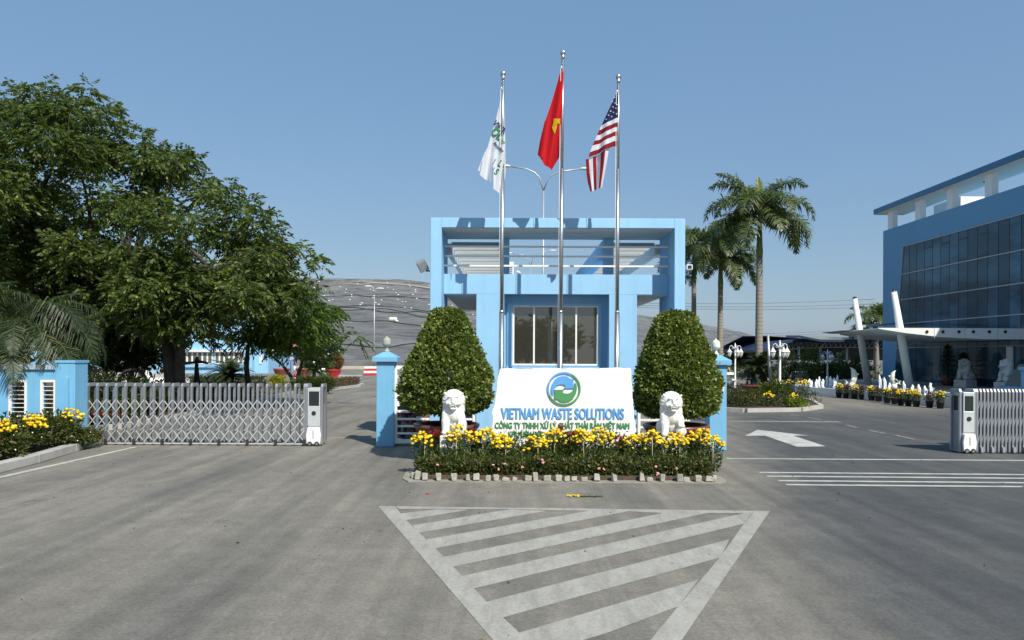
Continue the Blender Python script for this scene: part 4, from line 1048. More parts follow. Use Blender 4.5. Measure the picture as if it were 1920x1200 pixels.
for i in range(na):
    x = xa + i * pit; y = YG + .215
    if am is None:
        am = arch_mb().build('gate_arch', [M_alu, M_alu_dark], g1, local=True); lm = lattice_mb(pit).build('lattice', M_steelw, g1, local=True); bm_ = boot_mb().build('wheel_boot', M_black, g1, local=True)
        a_, l_, bb = am, lm, bm_
    else:
        a_ = am.copy(); COL.objects.link(a_); l_ = None; bb = None
        if i < na - 1: l_ = lm.copy(); COL.objects.link(l_)
        if i % 3 == 0: bb = bm_.copy(); COL.objects.link(bb)
    for o in (a_, l_, bb):
        if o is not None: o.location = (x - g1.location.x, y - g1.location.y, 0)
motor(g1, px(577.5, YG), px(601, YG), YG, 1)
for x in (px(575, YG), px(604, YG)):
    o = am.copy(); COL.objects.link(o); o.location = (x - g1.location.x, YG + .20 - g1.location.y, 0)
g2 = thing('retractable_gate', 'silver retractable gate folded tightly together at the right entrance', 'gate', (px(1870, 17.8), 18.0, 0))
Yg = 17.75; xa, xb = px(1834, Yg), px(1935, Yg); n2 = 16
bm2 = boot_mb().build('wheel_boot', M_alu, g2, local=True); bm2.location = (xb - g2.location.x, Yg + .215 - g2.location.y, 0)
am2 = arch_mb(t=.021, d=.024).build('gate_arch', [M_alu, M_alu_dark], g2, local=True); am2.location = (xb - g2.location.x + .02, Yg + .215 - g2.location.y, -.02)
for i in range(n2):
    o = am2.copy(); COL.objects.link(o); o.parent = g2; o.location = (xa + (xb - xa) * i / (n2 - 1) - g2.location.x, Yg + .215 - g2.location.y, -.02)
    if i % 3 == 1:
        o = bm2.copy(); COL.objects.link(o); o.parent = g2; o.location = (xa + (xb - xa) * i / (n2 - 1) - g2.location.x, Yg + .215 - g2.location.y, 0)
for y in (Yg + .03, Yg + .40):
    lat = MB()
    for i in range(n2 - 1):
        x = xa + (xb - xa) * i / (n2 - 1); p_ = (xb - xa) / (n2 - 1)
        for k_ in range(3): lat.bar((x, y, .2 + k_ * .4), (x + p_, y, .5 + k_ * .4), .01, .03); lat.bar((x, y + .02, .5 + k_ * .4), (x + p_, y + .02, .2 + k_ * .4), .01, .03)
    lat.build('lattice', M_alu, g2)
motor(g2, px(1806, Yg), px(1827, Yg), Yg, 1)
for x in (px(1803, Yg), px(1830, Yg)):
    o = am.copy(); COL.objects.link(o); o.parent = g2; o.location = (x - g2.location.x, Yg + .22 - g2.location.y, -.02)
# right wall pillar at the picture edge
MB_ = MB(); MB_.box(12.40, 12.85, 17.6, 18.1, 0, 1.98); rp = thing('wall_pillar', 'blue wall pillar at the right edge beside the folded gate', 'pillar', (12.6, 17.85, 0)); MB_.build('shaft', M_pillar, rp, bevel=.012); MB().box(12.36, 12.9, 17.56, 18.14, 1.981, 2.05).build('capping', M_pillar, rp)
rw_ = thing('boundary_wall', 'blue boundary wall running right from the right wall pillar', 'wall', (14, 17.85, 0)); MB().box(12.85, 20, 17.7, 18.0, 0, 1.7).build('panel', M_pillar, rw_); MB().box(12.91, 20, 17.65, 18.05, 1.701, 1.78).build('coping', M_pillar, rw_)

# ================================================================ LEFT WALL AND PLANTER
YW = 18.0
wl = thing('boundary_wall', 'blue boundary wall at the left with two white framed louvre openings', 'wall', (-12, YW, 0))
xe = px(108, YW); ztop_ = pz(697, YW)
ops = [(px(17, YW), px(51, YW)), (px(76.5, YW), px(105.5, YW))]; oz0, oz1 = pz(800, YW), pz(716.5, YW)
wb = MB(); cur = -19.0
for a, b_ in ops: wb.box(cur, a, YW, YW + .22, 0, ztop_); wb.box(a, b_, YW, YW + .22, 0, oz0); wb.box(a, b_, YW, YW + .22, oz1, ztop_); cur = b_
wb.box(cur, xe, YW, YW + .22, 0, ztop_)
wb.build('panel', M_pillar, wl)
MB().box(-19, xe - .002, YW - .06, YW + .28, ztop_ + .001, ztop_ + .12).build('coping', plain('weathered_coping', (.3, .42, .52), .7, var=.2, vs=3, dirt=(.35, .33, .28), dirtamt=.5), wl, bevel=.01)
for a, b_ in ops:
    f = MB(); w_ = .055
    f.box(a, a + w_, YW - .03, YW + .05, oz0, oz1); f.box(b_ - w_, b_, YW - .03, YW + .05, oz0, oz1); f.box(a + w_, b_ - w_, YW - .03, YW + .05, oz1 - w_, oz1); f.box(a + w_, b_ - w_, YW - .03, YW + .05, oz0, oz0 + w_)
    fr = f.build('opening_frame', M_white, wl, bevel=.012)
    lo = MB()
    for k_ in range(9): z = oz0 + .1 + k_ * (oz1 - oz0 - .15) / 9; lo.bar((a + w_, YW + .06, z), (b_ - w_, YW + .06, z), .09, .012)
    lo.build('louvre', M_white, fr)
wp = thing('wall_pillar', 'broad blue wall pillar under the palm fronds at the left gate', 'pillar', (px(125, YW), YW, 0))
MB().box(xe, px(143, 17.95), 17.9, 18.45, 0, pz(684, 18)).build('shaft', M_pillar, wp, bevel=.012)
MB().box(xe - .02, px(143, 17.95) + .02, 17.88, 18.47, pz(684, 18) + .001, pz(679, 18)).build('capping', M_pillar, wp)
MB().box(px(118, 17.8), px(126, 17.8), 17.84, 17.899, .1, 1.7).build('downpipe', M_pillar, wp)
kp = [(-9.72, 13.2), (-9.88, 15.5), (-10.15, 17.3), (-10.25, 17.75), (-10.42, 17.85)]; kb = MB()
for i in range(len(kp) - 1):
    (xa_, ya), (xb_, yb) = kp[i], kp[i + 1]; d = Vector((xb_ - xa_, yb - ya, 0)).normalized(); n_ = Vector((-d.y, d.x, 0)) * .12
    q = [Vector((xa_, ya, 0)) + n_, Vector((xb_, yb, 0)) + n_, Vector((xb_, yb, 0)) - n_, Vector((xa_, ya, 0)) - n_]; kb.prism([(v.x, v.y) for v in q], 'z', .001, .185)
(struct(kb.build('kerb', M_conc, bevel=.015)))
struct(MB().prism([(-19, 8), (-9.6, 8), (-9.8, 13.2), (-10.0, 15.5), (-10.27, 17.3), (-10.4, 17.8), (-19, 17.95)], 'z', .001, .14).build('planter_soil', M_soil))
kk = MB(); kk.prism([(-9.48, 8), (-9.72, 8), (-9.84, 13.2), (-9.6, 13.2)], 'z', .001, .185); struct(kk.build('kerb', M_conc))
for i, (x, y, yb, nm) in enumerate(((4, 803, 862, 'at the left picture edge'), (63, 793, 848, 'between the two louvre openings'), (132, 783, 834, 'in front of the broad wall pillar'))):
    g_ = G(x, yb, .14); hh = pz(y, g_.y) - .14
    mum((g_.x, g_.y, .14), .23 + .04 * (i == 2), hh, 48, 'yellow chrysanthemum in a black pot on the left planter, %s' % nth(i, 3), 'potted chrysanthemums on the left planter', pot=.115, seed=40 + i, wide=1.15, fs=.042)
for i, (x, y, Y, rx, rz_) in enumerate(((32, 832, 16.3, .62, .42), (98, 822, 17.2, .5, .40), (0, 842, 15.2, .5, .35), (160, 826, 17.85, .18, .16))):
    c = W(x, y, Y); c.z = .14 + rz_ * .9
    b = quads_obj('leafy_shrub', cloud_ell(c, (rx, .55, rz_), 2100, .10, .045, shell=.35), L_hedge)
    tag(b, 'leafy green shrub with tiny white flowers on the left planter, %s' % ['below the left louvre opening', 'below the right louvre opening', 'at the left picture edge', 'at the gate end'][i], 'shrub', 'shrubs on the left planter')
    f = MB()
    for k_ in range(14):
        o = Vector(sph(1)[0]); o.y = -abs(o.y); p = c + Vector((o.x * rx, o.y * .56, o.z * rz_)); f.ell(p, .016, 5, 4)
    f.build('blossom', M_whitefl, b)

# ================================================================ LEFT GARDEN AND TREES
isl = [(-60, 21.4), (-13.2, 21.4), (-11.9, 22.6), (-11.75, 26), (-11.9, 33), (-12.6, 44), (-11.4, 47), (-10.6, 52), (-10.9, 55), (-14, 56), (-60, 56)]
struct(MB().prism(isl, 'z', .001, .12).build('garden_soil', M_soil))
kb = MB()
for (xa_, ya), (xb_, yb) in zip(isl[1:-1], isl[2:-1]):
    d = Vector((xb_ - xa_, yb - ya, 0)).normalized(); n_ = Vector((d.y, -d.x, 0)); q = [Vector((xa_, ya, 0)) + n_ * .003, Vector((xb_, yb, 0)) + n_ * .003, Vector((xb_, yb, 0)) + n_ * .22, Vector((xa_, ya, 0)) + n_ * .22]
    kb.prism([(v.x, v.y) for v in q], 'z', .001, .16)
struct(kb.build('kerb', M_conc))
gr = quads_obj('grass', cloud_box(-30, -12.4, 21.8, 55, .12, .16, 9000, .16, .03, up=1.2, skin=.9, rag=.02), L_hedge); struct(gr, 'stuff')

def tree(name, label, base, tr, crown, mat, spec, limb_r, per, rl, nl, L, Wd, droop, seed, group=None, bark=None):
    t = thing(name, label, 'tree', base, group)
    trunk = MB(); nodes = []
    for pts, r0, r1 in tr:
        pts = [Vector(p) for p in pts]; trunk.tube(pts, [r0 + (r1 - r0) * i / (len(pts) - 1) for i in range(len(pts))], 12); nodes += pts[len(pts) // 2:]
    grow(trunk, crown, nodes, limb_r, seed)
    trunk.build('trunk', bark or M_bark, t, raw=True)
    quads_obj('crown', crown_sprays(crown, per, rl, nl, L, Wd, droop), mat, t)
    return t
# big spreading tree: forked trunk behind the gate
YT = 28.0
A = [(-330, 130), (-150, 120), (-20, 165), (25, 148), (70, 142), (110, 185), (160, 158), (180, 185), (235, 215), (300, 240), (318, 285), (372, 298), (390, 330), (432, 340), (470, 385), (512, 398), (500, 440), (522, 460), (545, 500), (560, 560), (530, 600), (470, 610), (430, 640), (380, 655), (330, 640), (285, 640), (210, 600), (120, 580), (40, 560), (-100, 560), (-330, 540)]
clA = clumps_in(A, YT, 4.2, 270, .40, .92, 4) + [(W(x, y, YT + d), r) for x, y, d, r in ((462, 388, .3, .55), (492, 412, -.4, .5), (500, 436, .6, .55), (512, 466, 0, .55), (488, 486, -.8, .7), (530, 515, .4, .6), (538, 556, -.3, .7), (505, 560, .8, .8), (418, 352, 0, .5), (350, 305, .5, .5), (165, 172, 0, .4), (150, 190, .6, .5))]
B_ = [(440, 560), (500, 522), (570, 540), (615, 566), (650, 606), (672, 634), (628, 650), (560, 652), (500, 655), (450, 645), (415, 620)]
trunkpts = [([W(345, 790, YT), W(322, 735, YT), W(318, 680, YT), W(312, 620, YT + .2), W(285, 560, YT + .5), W(240, 500, YT + 1)], .30, .13),
            ([W(338, 760, YT), W(336, 700, YT), W(338, 640, YT - .2), W(352, 580, YT - .5), W(400, 510, YT - .8)], .24, .11),
            ([W(285, 560, YT + .5), W(170, 500, YT + .2), W(40, 430, YT)], .14, .07)]
base = trunkpts[0][0][0]; base.z = .1; trunkpts[0][0][0] = base
tree('spreading_tree', 'huge spreading feathery-leaved tree with a forked trunk behind the left gate', tuple(base), trunkpts, clA, L_tree, None, .22, 76, .52, 12, .19, .078, .7, 4)
YB2 = 33.0
clB = clumps_in(B_, YB2, 2.4, 46, .45, .8, 9)
tree('feathery_tree', 'bright green drooping feathery tree reaching right over the garden toward the hill', tuple(Vector((W(470, 700, YB2 + 1).x, YB2 + 1, .1))),
     [([Vector((W(470, 700, YB2 + 1).x, YB2 + 1, .1)), W(462, 690, YB2 + 1), W(465, 650, YB2 + .6), W(490, 600, YB2)], .14, .07)], clB, L_bright, None, .1, 80, .62, 13, .24, .07, 1.0, 9)
tw2 = [(W(x, y, YT + (i % 3) * .2), .38) for i, (x, y) in enumerate(((520, 462), (538, 472), (552, 468), (575, 480), (590, 492), (548, 525), (566, 530), (585, 540), (510, 480)))]
tr_ = bpy.data.objects['spreading_tree']
mb = MB(); 
for c, r in tw2: limb(mb, W(500, 480, YT), c, .025, .01, seed=int(c.x * 100))
mb.build('twig', M_bark, tr_, raw=True); quads_obj('outer_leaves', crown_sprays(tw2, 45, .5, 9, .27, .09, .6), L_tree, tr_)
# dark dense tree further left and shaded undergrowth
YD = 30.5
D_ = [(95, 470), (200, 450), (330, 480), (345, 560), (320, 640), (300, 690), (215, 702), (150, 700), (110, 650), (80, 570)]
tree('dark_tree', 'dark dense small tree standing between the wall pillar and the forked trunk', tuple(Vector((W(244, 750, YD).x, YD, .1))),
     [([Vector((W(246, 750, YD).x, YD, .1)), W(246, 690, YD), W(243, 630, YD), W(238, 570, YD)], .13, .07)], clumps_in(D_, YD, 2.2, 120, .45, .85, 6), L_dark, None, .1, 60, .42, 8, .24, .10, .5, 6)
YE = 36
E_ = [(-260, 300), (-60, 290), (60, 380), (150, 480), (200, 600), (140, 660), (20, 690), (-260, 690)]
tree('dark_tree', 'dark leafy tree filling the left edge behind the palm', tuple(Vector((W(-40, 750, YE).x, YE, .1))),
     [([Vector((W(-40, 740, YE).x, YE, .1)), W(-40, 640, YE), W(-60, 520, YE)], .25, .12)], clumps_in(E_, YE, 3, 90, .7, 1.3, 16), L_dark, None, .15, 60, .55, 8, .32, .13, .5, 16)
# shrubs under the trees
def shrub(name, label, x, y, Y, rx, rz_, n, mat, L, Wd, ry=None, group=None, base=.1, stem=True, shell=.4, cat='shrub'):
    c = W(x, y, Y); c.z = max(c.z, base + rz_ * .55); t = thing(name, label, cat, (c.x, Y, base), group)
    quads_obj('foliage', cloud_ell(c, (rx, ry or rx, rz_), n, L, Wd, shell=shell), mat, t)
    if stem:
        m = MB()
        for k_ in range(3): m.tube([(c.x + .05 * k_ - .05, Y, base), (c.x + .25 * (k_ - 1) * rx, Y, c.z)], [.03 * max(1, rz_), .012], 6)
        m.build('stem', M_bark, t)
    return t
shrub('dark_shrub', 'dark rounded shrub behind the gate beside the wall pillar', 175, 735, 24.5, 1.0, .65, 1900, L_dark, .13, .06)
shrub('dark_shrub', 'dark rounded shrub behind the gate below the cartwheel', 250, 735, 26, 1.3, .6, 2200, L_dark, .13, .06)
shrub('dark_shrub', 'dark low shrub behind the gate right of the forked trunk', 420, 740, 34, 1.6, .55, 2400, L_dark, .14, .06)
for i, (x, y) in enumerate(((178, 780), (197, 795), (213, 780), (166, 800), (182, 805))):
    Y = 22.3 + .25 * (i % 3); c = W(x, y, Y); redplant((c.x, Y, .12), .2, max(.35, c.z - .1), 'small red flowering plant behind the gate near the garden kerb, %s' % nth([1, 3, 4, 0, 2][i], 5), 'red flowers behind the left gate', seed=60 + i)
lowh = quads_obj('garden_hedge', np.concatenate([cloud_box(-20, -12.4, 21.6, 24.4, .12, .62, 9000, .11, .05, rag=.10), cloud_box(-15.4, -12.3, 24, 34, .12, .6, 8000, .12, .055, rag=.10)]), L_hedge)
tag(lowh, 'long low green garden hedge behind the left retractable gate', 'hedge')
hh = quads_obj('garden_hedge', cloud_box(-17.5, -13.4, 40.2, 41.6, .12, .95, 4200, .12, .05, rag=.05), L_dark); tag(hh, 'dark clipped garden hedge right of the cycad', 'hedge')
# decorative cartwheels
def cartwheel(x, y, Y, r, label):
    c = W(x, y, Y); t = thing('cartwheel', label, 'wheel', tuple(c), 'wooden cartwheels in the garden')
    m = MB(); pts = [c + Vector((r * math.cos(a), 0, r * math.sin(a))) for a in [2 * math.pi * i / 28 for i in range(29)]]; m.tube(pts, .065, 8, cap=False); m.build('rim', M_wood, t)
    m = MB()
    for k_ in range(10): a = k_ * math.pi / 5; m.tube([c, c + Vector((r * math.cos(a), 0, r * math.sin(a)))], .03, 6)
    m.build('spokes', M_wood, t); MB().tube([c - Vector((0, .15, 0)), c + Vector((0, .15, 0))], .12, 12).build('hub', M_wood, t)
cartwheel(249, 719, 27.0, .45 * 1.1, 'dark wooden cartwheel leaning in the garden near the forked trunk')
cartwheel(178, 722, 27.4, .55, 'dark wooden cartwheel leaning in the garden near the wall pillar')
# yard fountain, bowls, steps
fo = thing('garden_fountain', 'low white garden fountain basin with a foaming jet behind the left gate', 'fountain', (W(290, 715, 46).x, 46, 0))
c = W(290, 715, 46); MB().lathe([(2.0, 0), (2.0, .62), (1.8, .62), (1.8, .5), (.05, .5)], (c.x, 46, .1), 32).build('basin', M_white, fo)
m = MB(); m.lathe([(.2, 0), (.13, .15), (.15, .35), (.12, .55), (.09, .75), (.02, .95)], (c.x - .2, 45.5, .6), 12, jit=.3); m.build('jet', M_foam, fo)
for i, (x, y, r) in enumerate(((208, 698, .85), (262, 697, .95), (235, 692, .9), (318, 700, .7), (528, 703, .68), (570, 702, .68))):
    Y = 64 + (i % 3); c = W(x, y, Y); zb = max(.12, c.z - .5)
    b = MB().lathe([(r * .5, 0), (r * .55, .05), (r * .5, .2), (r * .85, .5), (r * 1.0, .75), (r * 1.06, .8), (r * 1.06, .9), (r * .96, .9), (r * .9, .75), (.05, .7)], (0, 0, 0), 28).build('clay_bowl', M_redclay if i > 3 else M_terra)
    b.location = (c.x, Y, zb); tag(b, ['wide dark red bowl left of the cartwheel hub far in the yard', 'widest dark red bowl behind the cartwheel', 'dark red bowl at the back of the yard row', 'dark red bowl behind the forked trunk', 'brown clay bowl left of the striped signpost', 'brown clay bowl right of the striped signpost'][i], 'plant bowl', 'large clay bowls in the yard')
sp = MB()
for k_ in range(3): sp.box(W(180, 0, 60).x, W(345, 0, 60).x, 58 + k_ * .6, 60.5, .12 + .2 * k_, .12 + .2 * (k_ + 1) - .004)
struct(sp.build('steps', M_conc))
# blue office at the back left
YBD = 86.0; bb = thing('yard_building', 'long light blue building behind the left trees with white framed windows', 'building', (W(330, 0, YBD).x, YBD, 0))
xa, xb = W(60, 0, YBD).x, W(502, 0, YBD).x
MB().box(xa, xb - 1.6, YBD, YBD + 12, 0, 7.2).box(xb - 1.6, xb, YBD + .8, YBD + 12, 0, 6.6).build('wall', M_wall, bb)
MB().box(xa - .3, xb - 1.3, YBD - .3, YBD + 12, 7.201, 7.6).build('roof', M_wall, bb)
for (x0, x1, y0, y1) in ((342, 399, 683, 659), (403, 457, 683, 659)):
    a, b_ = W(x0, y0, YBD), W(x1, y1, YBD); f = MB(); f.box(a.x, b_.x, YBD - .08, YBD - .003, a.z, b_.z); fr = f.build('window', M_white, bb)
    p = MB(); n_ = 6; w_ = (b_.x - a.x) / n_
    for k_ in range(n_): p.box(a.x + k_ * w_ + .1, a.x + (k_ + 1) * w_ - .1, YBD - .1, YBD - .081, a.z + .15, b_.z - .15)
    p.build('pane', plain('dim_pane_%d' % x0, (.10, .11, .09), .2, var=.6, vs=.9), fr)
MB().box(W(338, 0, YBD).x, W(460, 0, YBD).x, YBD - .5, YBD - .001, W(0, 658, YBD).z, W(0, 655, YBD).z).build('sunshade', M_white, bb)
MB().box(W(338, 0, YBD).x, W(460, 0, YBD).x, YBD - .3, YBD - .002, W(0, 687, YBD).z, W(0, 684, YBD).z).build('sill', M_wall, bb)
a, b_ = W(482, 682, YBD - .0), W(487, 664, YBD); MB().box(a.x, b_.x, YBD + .7, YBD + .797, a.z, b_.z).build('window', M_white, bb)
# wooden arbour, board, cycad, yellow shrub
ar_ = thing('wooden_frame', 'dark weathered timber frame with crooked legs right of the forked trunk', 'garden ornament', tuple(W(365, 745, 36)))
m = MB(); Y = 36
m.tube([W(360, 745, Y), W(366, 715, Y), W(369, 682, Y)], [.10, .08, .09], 8); m.tube([W(379, 745, Y), W(372, 712, Y), W(369, 690, Y)], [.10, .08, .09], 8); m.build('legs', M_wood, ar_)
MB().bar(W(332, 682, Y), W(376, 679, Y), .3, .12).bar(W(372, 677, Y), W(389, 681, Y), .25, .1).build('beam', M_wood, ar_)
MB().tube([W(369, 680, Y), W(370, 668, Y)], [.14, .05], 8).build('finial', M_wood, ar_)
bo = thing('garden_board', 'small pale board on a post beside the forked trunk', 'sign', tuple(W(338, 745, 34)))
a, b_ = W(333, 699, 34), W(342, 685, 34); MB().box(a.x, b_.x, 33.95, 34, a.z, b_.z).build('board', M_cream, bo); MB().box(a.x + .06, b_.x - .06, 34.001, 34.05, .12, a.z).build('post', M_lampgalv, bo)
cyf = [frond('cycad_frond', 1.35, 40, .27, .032, R(52), R(75), None, .5, .1, .15, seed=s) for s in range(3)]
cym = [f.build('cycad_frond', [L_cycad, L_cycad], None, raw=True) for f in cyf]
for o in cym: COL.objects.unlink(o)
def cycad(loc, zc, sc, nf, label, trunk_r=.2, seed=0, e_lo=-.5, e_hi=.55):
    rr = random.Random(seed); t = thing('cycad_palm', label, 'palm', loc)
    MB().tube([(loc[0], loc[1], loc[2]), (loc[0], loc[1], zc)], [trunk_r * 1.1, trunk_r], 12).build('trunk', M_bark, t)
    for i in range(nf):
        o = cym[i % 3].copy(); o.name = 'frond'; COL.objects.link(o); o.parent = t; o.location = (0, 0, zc - loc[2])
        o.rotation_euler = (0, -rr.uniform(e_lo, e_hi), i * 2.4 + rr.uniform(-.2, .2)); o.rotation_mode = 'XYZ'; s = sc * rr.uniform(.85, 1.1); o.scale = (s, s, s)
    return t
c = W(430, 705, 40); cycad((c.x, 40, .12), c.z, 1.05, 52, 'dark green cycad with arching stiff fronds behind the left gate', seed=3, e_lo=-1.0, e_hi=.35)
shrub('yellow_shrub', 'bright yellow-leaved shrub between the cycad and the striped signpost', 519, 716, 40, .47, .36, 1500, L_yellow, .14, .04, shell=.3)
for i, x in enumerate((562, 580, 598, 614)):
    shrub('leafy_plant', 'strap-leaved green garden plant right of the striped signpost, %s' % nth(i, 4), x, 719 - (i % 2), 43, .42, .38, 620, L_plant, .30, .04, group='strap-leaved plants', stem=True, shell=.2)
pu = quads_obj('purple_hedge', cloud_box(-12.2, -10.9, 46.2, 54.6, .12, .55, 5200, .10, .045, rag=.06), L_purple); tag(pu, 'low purple-brown hedge at the right tip of the garden island', 'hedge')
# striped signpost(s)
def striped_post(x, ytop, Y, label, plates, r=.06, cols=(None, None), zb=.12, band=.3):
    p = W(x, ytop, Y); t = thing('signpost', label, 'signpost', (p.x, Y, zb)); m = MB(); z = zb; i = 0
    while z < p.z - .01:
        z2 = min(p.z, z + band); m.tube([(p.x, Y, z), (p.x, Y, z2)], r, 12, mi=i % 2); z = z2; i += 1
    m.build('post', list(cols), t)
    for (x0, y0, x1, y1, mt) in plates:
        a, b_ = W(x0, y1, Y), W(x1, y0, Y); q = MB().box(a.x, b_.x, Y - .09, Y - .065, a.z, b_.z).build('plate', mt, t)
        if mt is M_plate:
            l = MB(); h = b_.z - a.z
            for k_ in range(3): l.box(a.x + .06, b_.x - .06 - .05 * (k_ == 2), Y - .094, Y - .0905, a.z + h * (.2 + .25 * k_), a.z + h * (.32 + .25 * k_))
            l.build('lettering', M_white, q)
    return t, p
M_plate = plain('blue_sign_plate', (.035, .12, .33), .4, var=.05)
t, p = striped_post(552.5, 655, 46, 'red and white striped signpost with two blue direction plates in the left garden', [(546, 659, 557, 667, M_plate), (539.5, 668, 554, 677, M_plate)], .055, (M_red, M_white), band=.36)
m = MB(); m.prism([(p.x - .10, p.z + .34), (p.x + .13, p.z + .34), (p.x + .13, p.z + .1), (p.x + .05, p.z - .12), (p.x - .03, p.z - .12), (p.x - .10, p.z + .1)], 'y', 45.9, 46.0); q = m.build('arrow_plate', M_red, t); MB().box(p.x - .08, p.x + .11, 45.88, 45.899, p.z + .17, p.z + .27).build('label_patch', M_white, q)
striped_post(599.5, 652, 62, 'thin far red and white striped post under the white-flowered tree', [(597.5, 652, 602, 659, M_red)], .05, (M_red, M_white), band=.45)
# white-flowering small tree (frangipani)
YFp = 51; Fp = [(490, 650), (540, 622), (600, 625), (640, 640), (628, 662), (612, 690), (585, 700), (570, 680), (545, 672), (505, 672)]
clF = clumps_in(Fp, YFp, 2.0, 46, .4, .8, 31)
b0 = Vector((W(552, 740, YFp).x, YFp, .12))
fr = tree('frangipani_tree', 'dark branching small tree with white blossoms behind the striped signpost', tuple(b0), [([b0, W(545, 705, YFp), W(530, 685, YFp), W(505, 664, YFp)], .15, .07), ([b0, W(560, 700, YFp), W(568, 675, YFp), W(590, 655, YFp)], .15, .07)], clF, L_dark, None, .08, 40, .35, 7, .34, .11, .1, 31)
m = MB(); rr = random.Random(4)
for k_ in range(55):
    c, r = rr.choice(clF); o = Vector(sph(1)[0]); o.y = -abs(o.y); m.ell(c + o * r, .085, 6, 4)
m.build('blossom', M_whitefl, fr)
YG2 = 58; tree('small_tree', 'small bushy green tree right of the white-flowered tree', tuple(Vector((W(589, 722, YG2).x, YG2, .0))), [([Vector((W(589, 722, YG2).x, YG2, 0)), W(589, 700, YG2), W(590, 680, YG2)], .16, .1)], clumps_in([(560, 660), (600, 640), (622, 670), (620, 700), (600, 702), (570, 690)], YG2, 1.3, 22, .5, .8, 33), L_tree, None, .07, 45, .35, 8, .28, .1, .3, 33)
# red pot with a coppery pointed shrub
t = thing('potted_shrub', 'pointed coppery-red shrub in a large red pot on the yard road', 'potted plant', (W(628, 0, 68).x, 68, 0)); c = W(628, 0, 68)
MB().lathe([(.42, 0), (.45, .06), (.38, .2), (.42, .28), (.62, .55), (.70, .78), (.74, .8), (.74, .88), (.66, .88), (.62, .78), (.05, .75)], (c.x, 68, 0), 26).build('pot', M_red, t)
n = 5200; z = RNG.uniform(0, 1, n); r = 1.02 * np.sin(np.pi * np.clip(.12 + .88 * z, 0, 1)) ** .7 * (1 - .35 * z) ; a = RNG.uniform(0, 6.283, n); q = RNG.uniform(.6, 1, n) * (1 + .08 * np.sin(a * 5))
P = np.stack([c.x + r * q * np.cos(a), 68 + r * q * np.sin(a), .82 + 1.95 * z], 1); quads_obj('foliage', leafquads(P, np.stack([np.cos(a), np.sin(a), np.full(n, .8)], 1) + RNG.normal(size=(n, 3)) * .6, .13, .07), L_redbush, t)
# road barriers, white slabs on the far yard road
for i, (x, Y) in enumerate(((692, 80), (704, 80.3), (716, 80.6))):
    c = W(x, 0, Y); t = thing('traffic_barrier', 'red and white striped barrier block left of the gate pillar, %s one' % ['left', 'middle', 'right'][i], 'barrier', (c.x, Y, 0), 'striped road barriers')
    for k_ in range(4): MB().box(c.x - .36 - .02 * (3 - k_), c.x + .34 + .02 * (3 - k_), Y, Y + .5, k_ * .24 + .02, k_ * .24 + .258).build('band', M_red if k_ % 2 == 0 else M_white, t)
sl_ = MB()
for (x, y, w_) in ((650, 705, 1.6), (640, 708, 1.2), (645, 711, 1.6)): g_ = G(x, y); sl_.box(g_.x - w_, g_.x + w_, g_.y - .3, g_.y + .3, .001, .1)
struct(sl_.build('pavement_slabs', M_conc))

# palm behind the left wall
pf = [frond('palm_frond', 2.5, 54, .78, .028, R(e), R(b), None, .6, h, .1, seed=s).build('palm_frond', [L_palmdark, L_palmdark], None, raw=True) for s, (e, b, h) in enumerate(((70, 125, 1.3), (45, 125, 1.5), (20, 95, 1.4), (80, 70, .8)))]
for o in pf: COL.objects.unlink(o)
def palm_crown(t, z, specs, L, base=(0, 0)):
    for (var, az, tilt, s) in specs:
        o = pf[var].copy(); o.name = 'frond'; COL.objects.link(o); o.parent = t; o.location = (base[0], base[1], z); o.rotation_euler = (0, R(tilt + 8), R(az)); s *= L / 2.5; o.scale = (s, s, s)
rr = random.Random(77)
c = W(34, 700, 19.2); t = thing('feather_palm', 'drooping feather palm spilling fronds over the left boundary wall', 'palm', (c.x, 19.2, 0))
MB().tube([(c.x, 19.2, 0), (c.x + .05, 19.2, 1.6), (c.x, 19.2, 3.0)], [.14, .11, .08], 10).build('trunk', M_barkpale, t)
palm_crown(t, 2.85, [(1, -20, 0, 1.0), (0, 15, 5, 1.05), (1, -60, 5, .95), (0, -95, 0, 1), (1, -140, 0, 1), (0, 170, 0, 1), (1, 60, 0, .9), (0, 110, 0, .9), (3, 30, 10, .8), (3, -80, 8, .8), (2, -35, -5, .95), (1, 5, -8, 1.05), (2, -110, -10, .9), (1, -8, 14, 1.15), (2, -15, 12, 1.1), (1, -40, 12, 1.1), (2, 5, 20, 1.1), (2, -60, 10, 1.0), (1, 25, 10, 1.1), (0, -22, 12, 1.15), (1, -12, 4, 1.2), (0, -5, 20, 1.1), (2, -28, 0, 1.2), (1, 8, 16, 1.1)], 2.4)
c2 = W(-70, 700, 19.4); t = thing('feather_palm', 'second feather palm leaning in from the left picture edge', 'palm', (c2.x, 19.4, 0))
MB().tube([(c2.x, 19.4, 0), (c2.x, 19.4, 3.0)], [.14, .09], 10).build('trunk', M_barkpale, t)
palm_crown(t, 3.0, [(1, -10, 0, 1), (0, -50, 0, 1), (1, 30, 0, 1), (0, 10, 0, 1.05), (0, -90, 0, 1), (3, 60, 0, .8), (1, 160, 0, 1), (0, 110, 0, 1), (2, -30, 0, 1)], 2.4)

